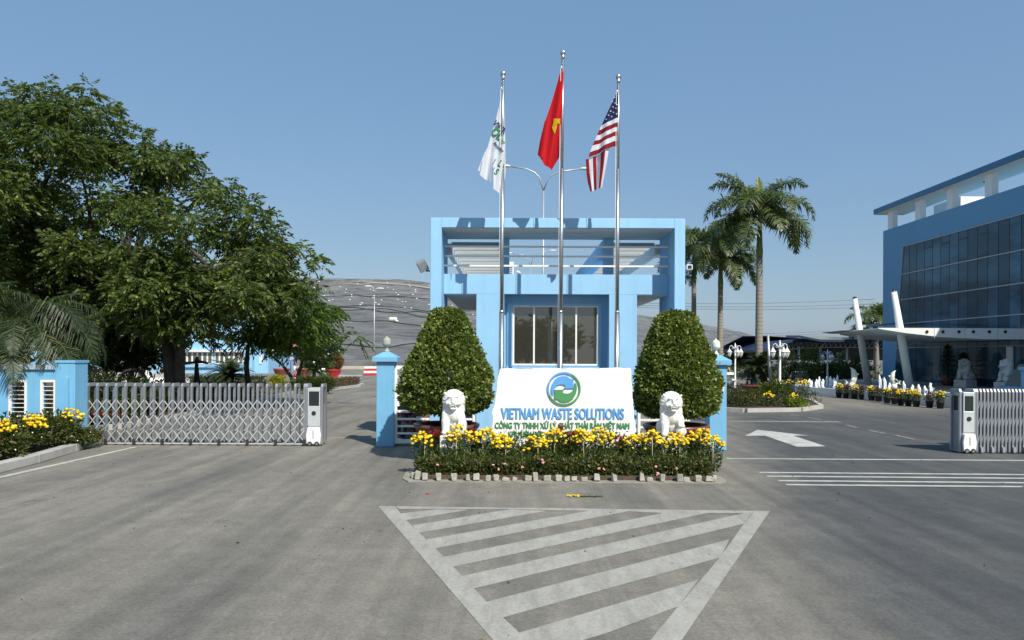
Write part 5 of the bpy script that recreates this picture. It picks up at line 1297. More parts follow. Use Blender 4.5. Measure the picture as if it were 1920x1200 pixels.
# ================================================================ RIGHT YARD
# planted island with palms, cycad, lamps
il = [(8.2, 31.6), (9.6, 30.4), (12.0, 31.0), (13.6, 32.8), (14.6, 36), (15.6, 42), (15.2, 50), (10, 56), (8.6, 50), (8.0, 40)]
struct(MB().prism(il, 'z', .001, .13).build('island_soil', M_soil)); kb = MB()
for (xa_, ya), (xb_, yb) in zip(il, il[1:] + il[:1]):
    d = Vector((xb_ - xa_, yb - ya, 0)).normalized(); n_ = Vector((d.y, -d.x, 0)); q = [Vector((xa_, ya, 0)) + n_ * .003, Vector((xb_, yb, 0)) + n_ * .003, Vector((xb_, yb, 0)) + n_ * .2, Vector((xa_, ya, 0)) + n_ * .2]; kb.prism([(v.x, v.y) for v in q], 'z', .001, .16)
struct(kb.build('kerb', M_conc))
L_islandmix = leafmat('island_leaf', (.02, .026, .010), (.06, .075, .025), (.11, .06, .03), .2, .5, 2)
ip = quads_obj('island_planting', np.concatenate([cloud_box(8.6, 12.6, 31.7, 33.6, .12, .42, 4200, .10, .04, rag=.07), cloud_box(9, 14.2, 34, 44, .12, .6, 5200, .14, .05, rag=.09), cloud_box(8.6, 10.6, 31.2, 32.0, .3, .8, 1200, .10, .04, rag=.08)]), L_islandmix); struct(ip, 'stuff'); ip['label'] = 'mixed bronze and green underplanting of the right island'; ip['category'] = 'planting'
rr = random.Random(5)
for i, (x, ytop, yb) in enumerate(((1405, 741, 758), (1434, 738, 764), (1480, 741, 767), (1389, 745, 759))):
    g_ = G(x, yb, .0); g_.y -= .15; mum((g_.x, g_.y - .3, .005), .24, pz(ytop, g_.y), 26, 'potted yellow chrysanthemum at the front of the right island, %s' % nth([1, 2, 3, 0][i], 4), 'chrysanthemums on the right island', pot=.15, seed=80 + i, fs=.05)
shrub('lime_shrub', 'lime-green low shrub at the right tip of the island beside the potted flowers', 1493, 759, 31.6, .42, .28, 900, L_lime, .10, .05, base=.12)
for i, x in enumerate((1452, 1464, 1478, 1500, 1510)):
    Y = 38.5; c = W(x, 720, Y); mum((c.x, Y, .1), .22, .85, 12, 'yellow chrysanthemum beyond the white lantern post, %s' % nth(i, 5), 'chrysanthemums beyond the lantern post', seed=90 + i, fs=.055, stake=False)
shrub('green_shrub', 'green shrub at the foot of the white lantern post', 1452, 730, 35.5, .8, .4, 1300, L_plant, .16, .06, base=.12)
# cycad in its bowl
c = W(1425, 690, 37.5); cycad((c.x, 37.5, .12), 1.65, .92, 80, 'big cycad with stiff arching fronds in front of the tallest royal palm', .26, 8, -1.5, .45)
MB_ = MB().lathe([(.5, 0), (.8, .35), (.95, .62), (1.0, .64), (1.0, .74), (.9, .72), (.05, .68)], (c.x, 37.5, .12), 28).build('clay_bowl', M_redclay); tag(MB_, 'red clay bowl around the foot of the big cycad', 'plant bowl')
# royal palms
rpf = [frond('royal_frond', 2.9, 66, .92, .066, R(e), R(b), None, .45, .9, .2, plume=.34, seed=10 + s, twist=tw_).build('royal_frond', [L_palm, L_palm], None, raw=True) for s, (e, b, tw_) in enumerate(((72, 105, .1), (42, 125, -.1), (10, 90, .12), (80, 55, 0), (-5, 75, -.1)))]
rpy = frond('royal_frond', 2.3, 40, .42, .05, R(86), R(30), None, .9, .3, .35, seed=19).build('royal_frond', [L_palmyoung, L_palmyoung], None, raw=True)
for o in rpf + [rpy]: COL.objects.unlink(o)
def royal(xb_, xt, ytop, Y, label, sc, seed, specs=None, wpx=14, shaft=True, group='royal palms in the yard', spear=False):
    b0 = W(xb_, 700, Y); top = W(xt, ytop, Y); t = thing('royal_palm', label, 'palm', (b0.x, Y, 0), group); r = wpx * Y / F / 2; rr = random.Random(seed)
    n_ = 26; pts = [Vector((b0.x + (top.x - b0.x) * i / n_, Y, (top.z - .0) * i / n_)) for i in range(n_ + 1)]
    MB().tube(pts, [r * (1.12 - .3 * (i / n_)) * (1 + (.03 if i % 2 else 0)) for i in range(n_ + 1)], 14).build('trunk', M_palmtrunk, t)
    zs = top.z + 2.05 * sc
    if shaft: MB().tube([top + Vector((0, 0, -.02)), top + Vector((0, 0, .25 * sc)), Vector((top.x, Y, zs))], [r * .86, r * .92, r * .4], 12).build('crownshaft', M_crownshaft, t)
    else: zs = top.z + .3
    if specs is None:
        specs = [(rr.choice([0, 1, 1, 2, 2, 4]), i * 137.5 + rr.uniform(-15, 15), rr.uniform(-6, 6), rr.uniform(.9, 1.08)) for i in range(19)]
    for (v, az, tilt, s) in specs:
        o = (rpf + [rpy])[v].copy(); o.name = 'frond'; COL.objects.link(o); o.parent = t; o.location = (top.x - b0.x, 0, zs - .1); o.rotation_euler = (0, R(tilt), R(az)); o.scale = (s * sc,) * 3
    return t
def palmtrunk():
    m, nt, b = newmat('ringed_palm_trunk'); w = nn(nt, 'ShaderNodeTexWave', Scale=1.6, Distortion=1.2, Detail=2); w.bands_direction = 'Z'; nt.links.new(coords(nt), w.inputs['Vector'])
    c = mixc(nt, ramp(nt, w.outputs['Fac'], .75, .98), (.27, .245, .205), (.17, .15, .12)); c = mixc(nt, ramp(nt, noise(nt, coords(nt), 2.5, 5), .5, .75), c, (.20, .19, .17)); nt.links.new(c, b.inputs['Base Color']); b.inputs['Roughness'].default_value = .9; bump(nt, b, noise(nt, coords(nt), 14), .4); return m
M_palmtrunk = palmtrunk(); M_crownshaft = plain('green_crownshaft', (.16, .22, .05), .5, var=.2, vs=1.5)
royal(1422.5, 1424, 482, 38, 'tallest royal palm with a full crown right of the guard house', 1.13, 2, [(0, 5, 0, 1.05), (1, -25, 4, 1.0), (2, -50, 5, 1), (1, 180, 0, 1.05), (0, 160, 0, 1), (2, 200, 0, 1.02), (1, -120, 0, 1), (2, -90, 0, .95), (0, 100, 0, 1), (1, 60, 0, 1), (4, 20, 6, .95), (4, 215, 8, .95), (3, 150, 12, 1), (3, 40, 20, .95), (5, 80, 0, .8), (2, 165, 10, 1), (4, -30, 4, 1), (4, 175, 6, 1), (2, 20, 4, 1), (1, -70, 0, 1), (1, 205, 0, 1), (2, 125, 0, 1), (4, -120, 5, 1)], 13.5)
royal(1350, 1351, 540, 48, 'royal palm with a brown-tinged drooping crown between its two neighbours', 1.08, 4, [(4, 0, 6, 1), (4, 180, 4, 1), (2, -40, 0, 1), (2, -140, 0, 1), (1, -90, 0, 1), (1, 30, 0, 1), (1, 150, 0, 1), (0, -60, 0, 1), (0, -120, 0, 1), (0, 0, 0, 1), (0, 190, 0, 1), (4, -70, 14, 1), (3, 90, 0, .95), (4, 45, 14, .95), (4, -20, 8, 1), (4, -160, 8, 1), (2, 10, 6, 1), (2, 190, 6, 1), (1, -45, 0, 1), (1, -135, 0, 1), (2, 90, 0, 1)], 11)
royal(1301, 1301, 520, 52, 'royal palm half hidden behind the right edge of the guard house', 1.1, 6, None, 10)
c = W(1640, 690, 75); royal(1645, 1641, 607, 75, 'dark far palm left of the office corner behind the canopy posts', 1.15, 9, None, 9, shaft=False, group='far palms')
# lantern posts
def lantern_post(x, ytop, Y, label, sc=1.0, zb=.12, heads=3):
    top = W(x, ytop, Y); t = thing('lantern_post', label, 'street lamp', (top.x, Y, zb), 'white lantern posts'); X = top.x
    MB().lathe([(.13 * sc, 0), (.13 * sc, .12), (.085 * sc, .2), (.075 * sc, .5), (.058 * sc, .55), (.045 * sc, top.z - zb - .1), (.03 * sc, top.z - zb - .08), (.02 * sc, top.z - zb)], (X, Y, zb), 14).build('post', M_lampwhite, t)
    for k_ in range(heads):
        a = [0, math.pi, -math.pi / 2][k_] + .12; dx, dy = math.cos(a) * sc, math.sin(a) * sc; z = top.z - .28 * sc
        pts = [Vector((X + dx * r_, Y + dy * r_, z + h_ * sc)) for r_, h_ in ((.03, -.18), (.10, .02), (.22, .12), (.33, .08), (.37, -.02), (.36, -.1))]
        MB().tube(pts, .018 * sc, 6).tube([Vector((X + dx * (.16 + .05 * math.cos(q)), Y + dy * (.16 + .05 * math.cos(q)), z + sc * (-.02 + .05 * math.sin(q)))) for q in [i * .6 for i in range(11)]], .011 * sc, 5).build('arm', M_lampwhite, t)
        L = Vector((X + dx * .36, Y + dy * .36, z - .1 * sc)); hd = MB().lathe([(.015, .06), (.03, .02), (.05, -.02), (.15, -.17), (.155, -.19), (.10, -.195)][::1], tuple(L), 8, smooth=False)
        if sc != 1: hd.v = [tuple(L + (Vector(v) - L) * sc) for v in hd.v]
        h_ = hd.build('lamp_shade', M_lampwhite, t)
        gl = MB().lathe([(.12, -.196), (.07, -.42), (.03, -.44)], tuple(L), 8, smooth=False); gl.v = [tuple(L + (Vector(v) - L) * sc) for v in gl.v]; gl.build('glass', M_glasslamp, h_)
        ri = MB()
        for q in range(8): b_ = q * math.pi / 4; ri.tube([L + Vector((.124 * math.cos(b_), .124 * math.sin(b_), -.19)) * sc, L + Vector((.073 * math.cos(b_), .073 * math.sin(b_), -.43)) * sc], .009 * sc, 4)
        ri.ell(L + Vector((0, 0, -.46)) * sc, .03 * sc, 6, 4); ri.build('glass_ribs', M_lampwhite, h_)
lantern_post(1462.5, 638, 36, 'nearest white lantern post with three lamp heads on the right island')
lantern_post(1378.5, 643, 45, 'white lantern post left of the cycad between the palm trunks', 1.0)
lantern_post(1322, 643, 47, 'white lantern post half hidden by the right pruned tree', 1.0)
lantern_post(1551.5, 655, 62, 'far white lantern post standing under the shed roof', 1.15)
# leaning concrete post
t = MB().tube([W(1445, 728, 36.5), W(1440, 628, 36.5)], [.09, .055], 8).build('concrete_post', M_lampgalv); tag(t, 'plain leaning grey concrete post just left of the nearest lantern post', 'post')
bn = thing('garden_bench', 'small white bench beside the right gate pillar', 'bench', tuple(W(1368, 720, 40))); c = W(1368, 712, 40); MB().box(c.x - .3, c.x + .3, 39.8, 40.3, c.z - .04, c.z + .04).build('seat', M_white, bn); MB().box(c.x - .3, c.x - .22, 40.25, 40.32, c.z + .041, c.z + .45).box(c.x - .219, c.x + .3, 40.25, 40.32, c.z + .25, c.z + .4).build('backrest', M_white, bn)
for s in (-1, 1): MB().box(c.x + s * .25 - .04, c.x + s * .25 + .04, 39.85, 40.25, .0, c.z - .041).build('leg', M_white, bn)

# fountain pool with dolphins and jets
PO = [(17.9, 43.8), (18.5, 41.3), (18.98, 38.5), (19.4, 35.6), (19.68, 33.2), (20.05, 32.5), (20.9, 32.8), (21.6, 35), (22.6, 38), (23.4, 42), (23.6, 47), (22, 50), (19, 49.5), (17.8, 46.5)]
pool = thing('fountain_pool', 'curved low white fountain pool in front of the office entrance', 'fountain', (20, 42, 0)); m = MB(); cx_, cy_ = 20.6, 41.5
def inset(q, d): 
    v = Vector((q[0] - cx_, q[1] - cy_)); L = v.length; return (cx_ + v.x * (1 - d / L), cy_ + v.y * (1 - d / L))
for i in range(len(PO)):
    a, b_ = PO[i], PO[(i + 1) % len(PO)]; ai, bi = inset(a, .28), inset(b_, .28)
    m.prism([a, b_, bi, ai], 'z', .001, .46)
m.build('rim', M_white, pool, bevel=.0); MB().prism([inset(q, .285) for q in PO], 'z', .2, .38).build('water', M_water, pool)
jp = [(1505, 711, 45), (1512, 711, 44.6), (1518, 709, 45.5), (1522, 712, 44.4), (1531, 710, 45), (1536, 705, 46), (1543, 710, 45.4), (1550, 705, 46.4), (1557, 704, 46), (1564, 707, 45.2), (1570, 701, 46), (1649, 701, 43), (1658, 706, 42.4), (1668, 716, 40), (1694, 713, 40.5), (1711, 720, 38), (1722, 719, 37.5), (1734, 722, 36.5), (1744, 716, 36)]
rr = random.Random(13); jp.sort()
for i, (x, y, Y) in enumerate(jp):
    top = W(x, y, Y); h = max(.3, (top.z - .38) * .92); w_ = rr.uniform(.055, .085); b = MB()
    b.lathe([(w_ * 1.5, 0), (w_ * .8, h * .12), (w_ * .6, h * .3), (w_ * .75, h * .45), (w_ * .9, h * .6), (w_, h * .72), (w_ * .8, h * .84), (w_ * .5, h * .93), (.015, h * 1.02)], (0, 0, 0), 10, jit=.28)
    b.lathe([(w_ * .5, 0), (w_ * .5, h * .3), (w_ * .6, h * .5), (w_ * .45, h * .66), (.01, h * .72)], (w_ * rr.choice([-1, 1]), -.03, 0), 8, jit=.3)
    o = b.build('water_jet', M_foam); o.location = (top.x, Y, .385); tag(o, 'white foaming water jet in the fountain pool, %s of the row' % nth(i, len(jp)), 'water jet', 'water jets of the fountain pool')
    if not inpoly(top.x, Y, PO): o.location.x = max(17.9, top.x)
def dolphin(x, yb, yt, Y, label, flip):
    a, b_ = W(x, yb, Y), W(x, yt, Y); h = b_.z - a.z; t = thing('dolphin_statue', label, 'statue', (a.x, Y, a.z), 'dolphin statues in the pool'); s = h; f = -1 if flip else 1
    P = lambda u, v: Vector((a.x + f * u * s, Y, a.z + v * s)); m = MB()
    m.tube([P(-.28, .12), P(-.12, .05), P(.05, .18), P(.12, .42), (P(.10, .66)), P(.04, .82), P(-.03, .90), P(-.12, .97)], [.03 * s, .09 * s, .14 * s, .165 * s, .15 * s, .11 * s, .05 * s, .02 * s], 14)
    m.prism([(P(.24, .5).x, P(0, .5).z), (P(.38, .62).x, P(0, .62).z), (P(.22, .68).x, P(0, .68).z)], 'y', Y - .02 * s, Y + .02 * s); m.prism([(P(-.26, .14).x, P(0, .14).z), (P(-.42, .02).x, P(0, .02).z), (P(-.36, .16).x, P(0, .16).z), (P(-.42, .30).x, P(0, .3).z)], 'y', Y - .08 * s, Y + .08 * s)
    m.build('body', M_cream, t); MB().bar(P(.0, .42) + Vector((0, -.17 * s, 0)), P(-.14, .28) + Vector((0, -.28 * s, 0)), .1 * s, .03 * s).build('fin', M_cream, t)
    MB().lathe([(.22 * s, -.25 * s), (.2 * s, 0), (.1 * s, .1 * s)], (a.x, Y, a.z), 12).build('rock', M_cream, t)
dolphin(1598, 722, 688, 45, 'cream dolphin statue left of the nearer canopy post in the pool', False)
dolphin(1676, 722, 694, 43, 'cream dolphin statue between the two canopy posts in the pool', True)
dolphin(1746, 731, 718, 37, 'small cream dolphin statue at the right end of the pool', True)
ty = 'yryryrbrybyry'
pots = [(1577, 746), (1590, 747), (1606, 748), (1620, 749), (1638, 751), (1652, 753), (1668, 756), (1682, 758), (1694, 760), (1708, 761.5), (1723, 763), (1748, 764.5), (1768, 766)]
for i, ((x, y), k_) in enumerate(zip(pots, ty)):
    g_ = G(x, y); g_.x -= .12; lab = 'potted %s along the pool wall, %s of thirteen' % ('yellow chrysanthemum' if k_ != 'r' else 'dark red crested flower', nth(i, 13))
    if k_ == 'r': redplant((g_.x, g_.y, .005), .24, .72, lab, 'flower pots along the pool wall', pot=.17, seed=120 + i)
    else: mum((g_.x, g_.y, .005), .22, .66, 24, lab, 'flower pots along the pool wall', pot=.17, seed=120 + i, fs=.05, stake=i % 2 == 0)

# office building: long facade running away on the right
XO = 30.0; off = thing('office_building', 'deep blue three storey office with dark ribbon glazing and white roof columns', 'building', (XO, 50, 0))
zw = 12.35; y0o, y1o = 18.0, 60.0
MB().box(XO, XO + 22, y0o, y1o, 0, zw).build('wall', M_office, off)
MB().box(XO - .35, XO + 2.1, y0o - .8, y1o + .9, 13.85, 14.25).build('roof_edge', M_roofblue, off)
MB().box(XO - .3, XO + 2.05, y0o - .7, y1o + .8, 13.80, 13.845).build('roof_soffit', M_cream, off)
for i, y in enumerate((59.0, 55.0, 51.0, 46.9, 42.8, 38.7, 34.6)):
    MB().box(XO + .04, XO + .45, y - .35, y + .35, zw + .001, 13.80).build('roof_column', M_white, off)
    MB().lathe([(.16, 0), (.14, -.06)], (XO + 1.2, y - 2, 13.80), 12).build('downlight', M_alu_dark, off)
MB().box(XO + 3.2, XO + 6.6, 55, 58.5, zw, 14.1).build('stair_tower', M_white, off); MB().box(XO + 3.8, XO + 5.4, 54.9, 54.995, zw + .4, 13.2).build('stair_window', M_screen, off)
def officeglass():
    m, nt, b = newmat('office_glass'); g_ = nt.nodes.new('ShaderNodeNewGeometry'); v = coords(nt)
    r = nt.nodes.new('ShaderNodeValToRGB'); nt.links.new(g_.outputs['Random Per Island'], r.inputs[0]); e = r.color_ramp.elements
    e[0].color = (.022, .062, .095, 1); e[1].color = (.060, .145, .215, 1); e[0].position = .25; e[1].position = .9
    c = mixc(nt, ramp(nt, noise(nt, coords(nt, (1, .14, .55)), 1.0, 4), .42, .62), r.outputs[0], (.016, .045, .066)); nt.links.new(c, b.inputs['Base Color'])
    b.inputs['Roughness'].default_value = .06; b.inputs['Specular IOR Level'].default_value = .38; b.inputs['Specular Tint'].default_value = (.55, .8, 1, 1); bump(nt, b, noise(nt, v, .7, 2), .02, .3); return m
M_og = officeglass(); M_mull = plain('dark_mullion', (.022, .035, .05), .4); M_trans = plain('pale_transom', (.32, .36, .38), .4, var=.05)
rows = [(8.6, 10.62), (6.66, 8.52), (4.84, 6.58), (3.0, 4.76), (.45, 2.92)]
def edgeY(z): return 56.75 + (10.62 - z) * .135
for i, (za, zb_) in enumerate(rows):
    m = MB(); y = 56.0; ys_ = [y - 1.02 * k_ for k_ in range(36)]
    m.add([(XO - .03, edgeY(za), za), (XO - .03, ys_[0] + .012, za), (XO - .03, ys_[0] + .012, zb_), (XO - .03, edgeY(zb_), zb_)], [(0, 1, 2, 3)])
    for a, b_ in zip(ys_, ys_[1:]): m.add([(XO - .03, a - .012, za), (XO - .03, b_ + .012, za), (XO - .03, b_ + .012, zb_), (XO - .03, a - .012, zb_)], [(0, 1, 2, 3)])
    w_ = m.build('ribbon_window', M_og, off, raw=True)
    q = MB()
    for a in ys_[:-1]: q.box(XO - .045, XO - .001, a - .014, a + .014, za, zb_)
    if i == 0:
        for a in (53.95, 51.9, 49.85, 47.8): q.box(XO - .055, XO - .001, a - .98, a, za + .1, za + .13); q.box(XO - .055, XO - .001, a - .98, a, zb_ - .55, zb_ - .46)
    q.build('mullions', M_mull, w_)
    MB().box(XO - .10, XO - .001, 20.0, edgeY(zb_), zb_ + .0, zb_ + .07).build('transom', M_trans, off)
MB().bar((XO - .05, edgeY(10.62) + .06, 10.66), (XO - .05, edgeY(4.84) + .06, 4.84), .08, .06).build('window_edge', M_trans, off)
for y in (44.6,): MB().box(XO - .14, XO - .062, y - .28, y + .28, .42, 2.9).build('door_post', M_alu_white, off)
MB().box(XO - .12, XO - .062, 42.3, 42.4, .42, 2.9).build('door_post', M_alu_white, off)
struct(MB().prism([(XO - .003, 30), (XO - .003, 60.5), (25.6, 60.5), (25.0, 54), (24.4, 46), (24.6, 41), (26, 37), (28, 34)], 'z', .001, .40).build('entrance_terrace', M_conc))
for i, (x, yb, Y, rz_) in enumerate(((1814, 723, 46.2, R(-62)), (1893, 728, 42.4, R(-80)))):
    c = W(x, yb, Y); copy_thing(l1, (c.x - .2, Y, .40 + .02 + .45), rz_, 1.32, ['grey stone lion beside the office doors, further from the right picture edge', 'grey stone lion beside the office doors, at the right picture edge'][i], 'grey lions at the office entrance')
for o in bpy.data.objects:
    if o.get('group') == 'grey lions at the office entrance':
        for ch in o.children:
            ch.data = ch.data.copy(); ch.data.materials.clear(); ch.data.materials.append(M_grey_stone)
            if ch.name.startswith('plinth'): ch.location.z = 0; ch.scale.z = .62
# entrance canopy on leaning posts
cp = thing('entrance_canopy', 'white wing-shaped entrance canopy with round portholes in front of the office', 'canopy', (26, 48, 0)); zt_ = 3.92
def canopy_section(Y, xl_): 
    return [(xl_, zt_ - .05), (xl_ + 1.5, zt_ - .28), (xl_ + 3.5, zt_ - .50), (xl_ + 6, zt_ - .62), (XO - .15, zt_ - .62), (XO - .15, zt_), (xl_, zt_)]
secs = []; m = MB(); Ys = [42.5 + i * 1.6 for i in range(9)]
xls = [21.0 + (Y - 42.5) * .27 - .5 * math.sin((Y - 42.5) / 12.8 * math.pi) for Y in Ys]
vs = [(x, Y, z) for Y, xl_ in zip(Ys, xls) for x, z in canopy_section(Y, xl_)]; k7 = 7
m.add(vs, [(i * k7 + j, i * k7 + (j + 1) % k7, (i + 1) * k7 + (j + 1) % k7, (i + 1) * k7 + j) for i in range(8) for j in range(7)] + [tuple(range(7)), tuple(8 * 7 + j for j in range(7))]); m.build('canopy_body', M_white, cp)
for x in (1738, 1768, 1798, 1825, 1855, 1885):
    c = W(x, 622, 42.49); q = MB(); q.tube([(c.x, 42.46, c.z), (c.x, 42.499, c.z)], .085, 16); q.build('porthole', M_screen, cp)
for x in (1752, 1808, 1870): c = W(x, 622, 42.49); MB().box(c.x - .012, c.x + .012, 42.485, 42.499, zt_ - .6, zt_ - .02).build('panel_joint', M_alu_white, cp)
MB().prism([(21.6, 48.5), (22.4, 47.5), (24.5, 48), (25, 55), (24, 55.5), (22.2, 53)], 'z', zt_ + .03, zt_ + .06).build('edge_plate', M_alu_white, cp)
MB().bar((23.6, 50.7, 4.3), (XO - .1, 57.7, 4.85), .2, .16).build('tie_beam', M_alu_white, cp)
for (xt_, yt_, xb2, yb2, Y, lab) in ((1676, 547, 1706, 728, 44.5, 'near'), (1602.5, 560, 1628, 722, 50.5, 'far')):
    a, b_ = W(xt_, yt_, Y), W(xb2, yb2, Y); d = b_ - a; b2 = a + d * ((a.z - .3) / (a.z - b_.z)); MB().tube([b2, a.lerp(b2, .5), a], [.24, .23, .16], 16).build('leaning_post', M_white, cp); MB().ell(a, .15, 12, 6).build('post_cap', M_screen, cp)
# planters beside the office glass
for i, (x, Y, h) in enumerate(((1780, 49, 3.0), (1810, 47.5, 2.4))):
    c = W(x, 0, Y); X = min(c.x, 29.2); t = thing('potted_conifer', 'dark tiered conifer in a pot by the office glass, %s' % ['taller one on the left', 'shorter one behind the lion'][i], 'potted plant', (X, Y, .4), 'potted conifers by the office')
    MB().lathe([(.3, 0), (.45, .3), (.5, .5), (.44, .5), (.05, .45)], (X, Y, .4), 18).build('pot', M_terra, t); V = []
    for k_ in range(7): zc = 1.1 + k_ * (h - .9) / 7; V.append(cloud_ell((X, Y, zc), (.75 - .09 * k_, .75 - .09 * k_, .12), 260, .15, .03, shell=.2))
    quads_obj('foliage', np.concatenate(V), L_dark, t); MB().tube([(X, Y, .8), (X, Y, h + .2)], [.04, .015], 6).build('stem', M_bark, t)

# open shed with trusses, cars, signposts and planting at the back right
sh = thing('open_shed', 'open vehicle shed with dark arched roof on steel trusses at the back right', 'shed', (W(1540, 0, 76).x, 80, 0)); YS2 = 76
def arc(x0, y0, x1, y1, hgt, n_=14): return [(x0 + (x1 - x0) * i / n_, y0 + (y1 - y0) * i / n_ - hgt * math.sin(math.pi * i / n_)) for i in range(n_ + 1)]
M_shed = plain('shed_roof_sheet', (.22, .24, .21), .5, var=.1, vs=.5); M_navy = plain('navy_fascia', (.015, .03, .07), .5); M_truss = plain('grey_truss', (.5, .5, .47), .5)
top = arc(1432, 656, 1545, 640, 11); q = []
for (x, y) in top: p = W(x, y, YS2); q.append((p.x, p.z))
q2 = [(a, b_ - .25) for a, b_ in q]; m = MB().prism(q + q2[::-1], 'y', YS2, YS2 + 16); m.build('arched_roof', M_navy, sh)
ml = [W(1474, 629, YS2 - 1), W(1500, 629, YS2 - 1), W(1540, 637, YS2 - 1), W(1700, 637, YS2 - 1)]; pr_ = [(p.x, p.z) for p in ml]; m = MB().prism(pr_ + [(a, b_ - .22) for a, b_ in pr_[::-1]], 'y', YS2 - 1, YS2 - .9); m.build('fascia', M_navy, sh)
a = [W(1500, 629, YS2 - 1), W(1540, 637, YS2 - 1), W(1705, 637, YS2 - 1)]; m = MB().prism([(a[1].x - 2.2, a[0].z + .02), (a[1].x, a[1].z + .02), (a[2].x, a[2].z + .02), (a[2].x, a[2].z - .05), (a[1].x, a[1].z - .08), (a[1].x - 2.2, a[0].z - .06)], 'y', YS2 - .9, YS2 + .2); 
vs = [(a[1].x - .5, YS2 - .9, a[1].z + .06), (a[2].x + 8, YS2 - .9, a[2].z + .03), (a[2].x + 8, YS2 + 8, a[2].z + .62), (a[1].x - 3.0, YS2 + 8, a[1].z + .65)]; m.add(vs + [(x, y, z - .06) for x, y, z in vs], [(0, 1, 2, 3), (7, 6, 5, 4), (0, 4, 5, 1), (1, 5, 6, 2), (2, 6, 7, 3), (3, 7, 4, 0)]); m.build('main_roof', M_shed, sh); m = MB(); zr = a[1].z + .6; vs = [(a[1].x - 5, YS2 + 8.2, zr), (a[2].x + 8, YS2 + 8.2, zr), (a[2].x + 8, YS2 + 20, 2.95), (a[1].x - 5, YS2 + 20, 2.95)]; m.add(vs + [(x, y, z - .06) for x, y, z in vs], [(0, 1, 2, 3), (7, 6, 5, 4), (0, 4, 5, 1), (1, 5, 6, 2), (2, 6, 7, 3), (3, 7, 4, 0)]); m.build('rear_roof', M_navy, sh)
m = MB(); bot = arc(1450, 657, 1700, 657, 6); tp_ = [(x, y - 12) for x, y in bot]
for i in range(len(bot) - 1): 
    m.tube([W(*bot[i], YS2 + .5), W(*bot[i + 1], YS2 + .5)], .05, 5); n_ = 4
    for k_ in range(2):
        t_ = k_ / 2; pb = (bot[i][0] + (bot[i + 1][0] - bot[i][0]) * t_, bot[i][1] + (bot[i + 1][1] - bot[i][1]) * t_); pn = (pb[0] + (bot[i + 1][0] - bot[i][0]) / 2, pb[1] - 13); m.tube([W(*pb, YS2 + .5), W(*pn, YS2 + .5)], .03, 4); m.tube([W(*pn, YS2 + .5), W(pn[0], pb[1], YS2 + .5)], .03, 4)
m.build('truss', M_truss, sh)
m = MB().box(W(1432, 0, YS2 + 16).x, W(1760, 0, YS2 + 16).x, YS2 + 15.8, YS2 + 16, 1.8, 3.6); m.build('rear_panel', M_navy, sh)
for x in (1498, 1538, 1588, 1640): p = W(x, 650, YS2 + .5); MB().tube([(p.x, YS2 + .5, 0), (p.x, YS2 + .5, p.z)], .12, 8).build('column', M_truss, sh)
p = W(1538, 655, YS2 + .5); MB().tube([W(1538, 655, YS2 + .5), W(1547, 641, YS2 + .5)], .08, 6).build('brace', M_truss, sh)
def car(cx_, cy_, rz_, paint, label, group=None, L=4.3, H=1.45, Wd=1.75):
    t = thing('parked_car', label, 'car', (0, 0, 0), group); hw = Wd / 2
    low = [(-L / 2, .3), (-L / 2, .62), (-L / 2 + .2, .72), (-L * .22, .84), (L * .30, .86), (L / 2 - .1, .80), (L / 2, .55), (L / 2, .3)]
    m = MB(); vs = []
    for s, sc_ in ((-1, .96), (-.8, 1), (.8, 1), (1, .96)):
        for a, b_ in low: vs.append((a * sc_, s * hw, b_ if abs(s) < .9 else .3 + (b_ - .3) * .93))
    n_ = len(low); m.add(vs, [(i * n_ + j, i * n_ + (j + 1) % n_, (i + 1) * n_ + (j + 1) % n_, (i + 1) * n_ + j) for i in range(3) for j in range(n_)] + [tuple(range(n_)), tuple(3 * n_ + j for j in range(n_))], 0, False); b = m.build('body', paint, t, bevel=.04)
    cab = [(-L * .24, .83), (-L * .10, H - .06), (0, H), (L * .18, H - .02), (L * .36, .85)]
    m = MB(); vs = [(a, s * hw * (.9 if z < 1 else .72), z) for s in (-1, 1) for a, z in cab]; m.add(vs, [(i, i + 1, 5 + i + 1, 5 + i) for i in range(4)] + [(0, 1, 2, 3, 4), (9, 8, 7, 6, 5)]); m.build('cabin', M_screen, t, bevel=.03)
    m = MB(); vs = [(a, s * hw * .735, z + .012) for s in (-1, 1) for a, z in cab[1:4]]; m.add(vs, [(0, 1, 4, 3), (1, 2, 5, 4)]); m.build('roof', paint, t)
    for s in (-1, 1):
        for x in (-L * .31, L * .30):
            w_ = MB(); w_.tube([(x, s * (hw - .2), .31), (x, s * (hw + .01), .31)], .31, 18); wh = w_.build('wheel', M_black, t); h_ = MB(); h_.tube([(x, s * (hw + .011), .31), (x, s * (hw + .02), .31)], .19, 14); h_.build('rim', M_alu, wh)
        MB().ell((-L / 2 + .12, s * hw * .72, .62), (.08, .16, .07), 8, 6).build('headlight', M_glasslamp, t); MB().ell((L / 2 - .08, s * hw * .74, .66), (.06, .15, .07), 8, 6).build('taillight', M_red, t)
    t.location = (cx_, cy_, 0); t.rotation_euler = (0, 0, rz_); return t
car(W(1506, 0, 72).x, 72, R(0), M_blackpl, 'black car parked under the arched shed roof', L=4.6, H=1.62)
car(W(1972, 0, 36).x, 36.5, R(90), plain('light_blue_car_paint', (.12, .3, .55), .3, .2), 'light blue van just visible at the right picture edge', L=4.6, H=1.95)
for i, (x, y, w_) in enumerate(((1486, 668, 6), (1530, 671, 0))):
    t, p = striped_post(x, y, 66, 'black and white striped post with a blue plate under the shed, %s' % ['left one', 'right one'][i], [(x - 6 + 7 * i, y - 4, x + 6 + 6 * i, y + 4, M_plate)], .06, (M_blackpl, M_white), band=.42)
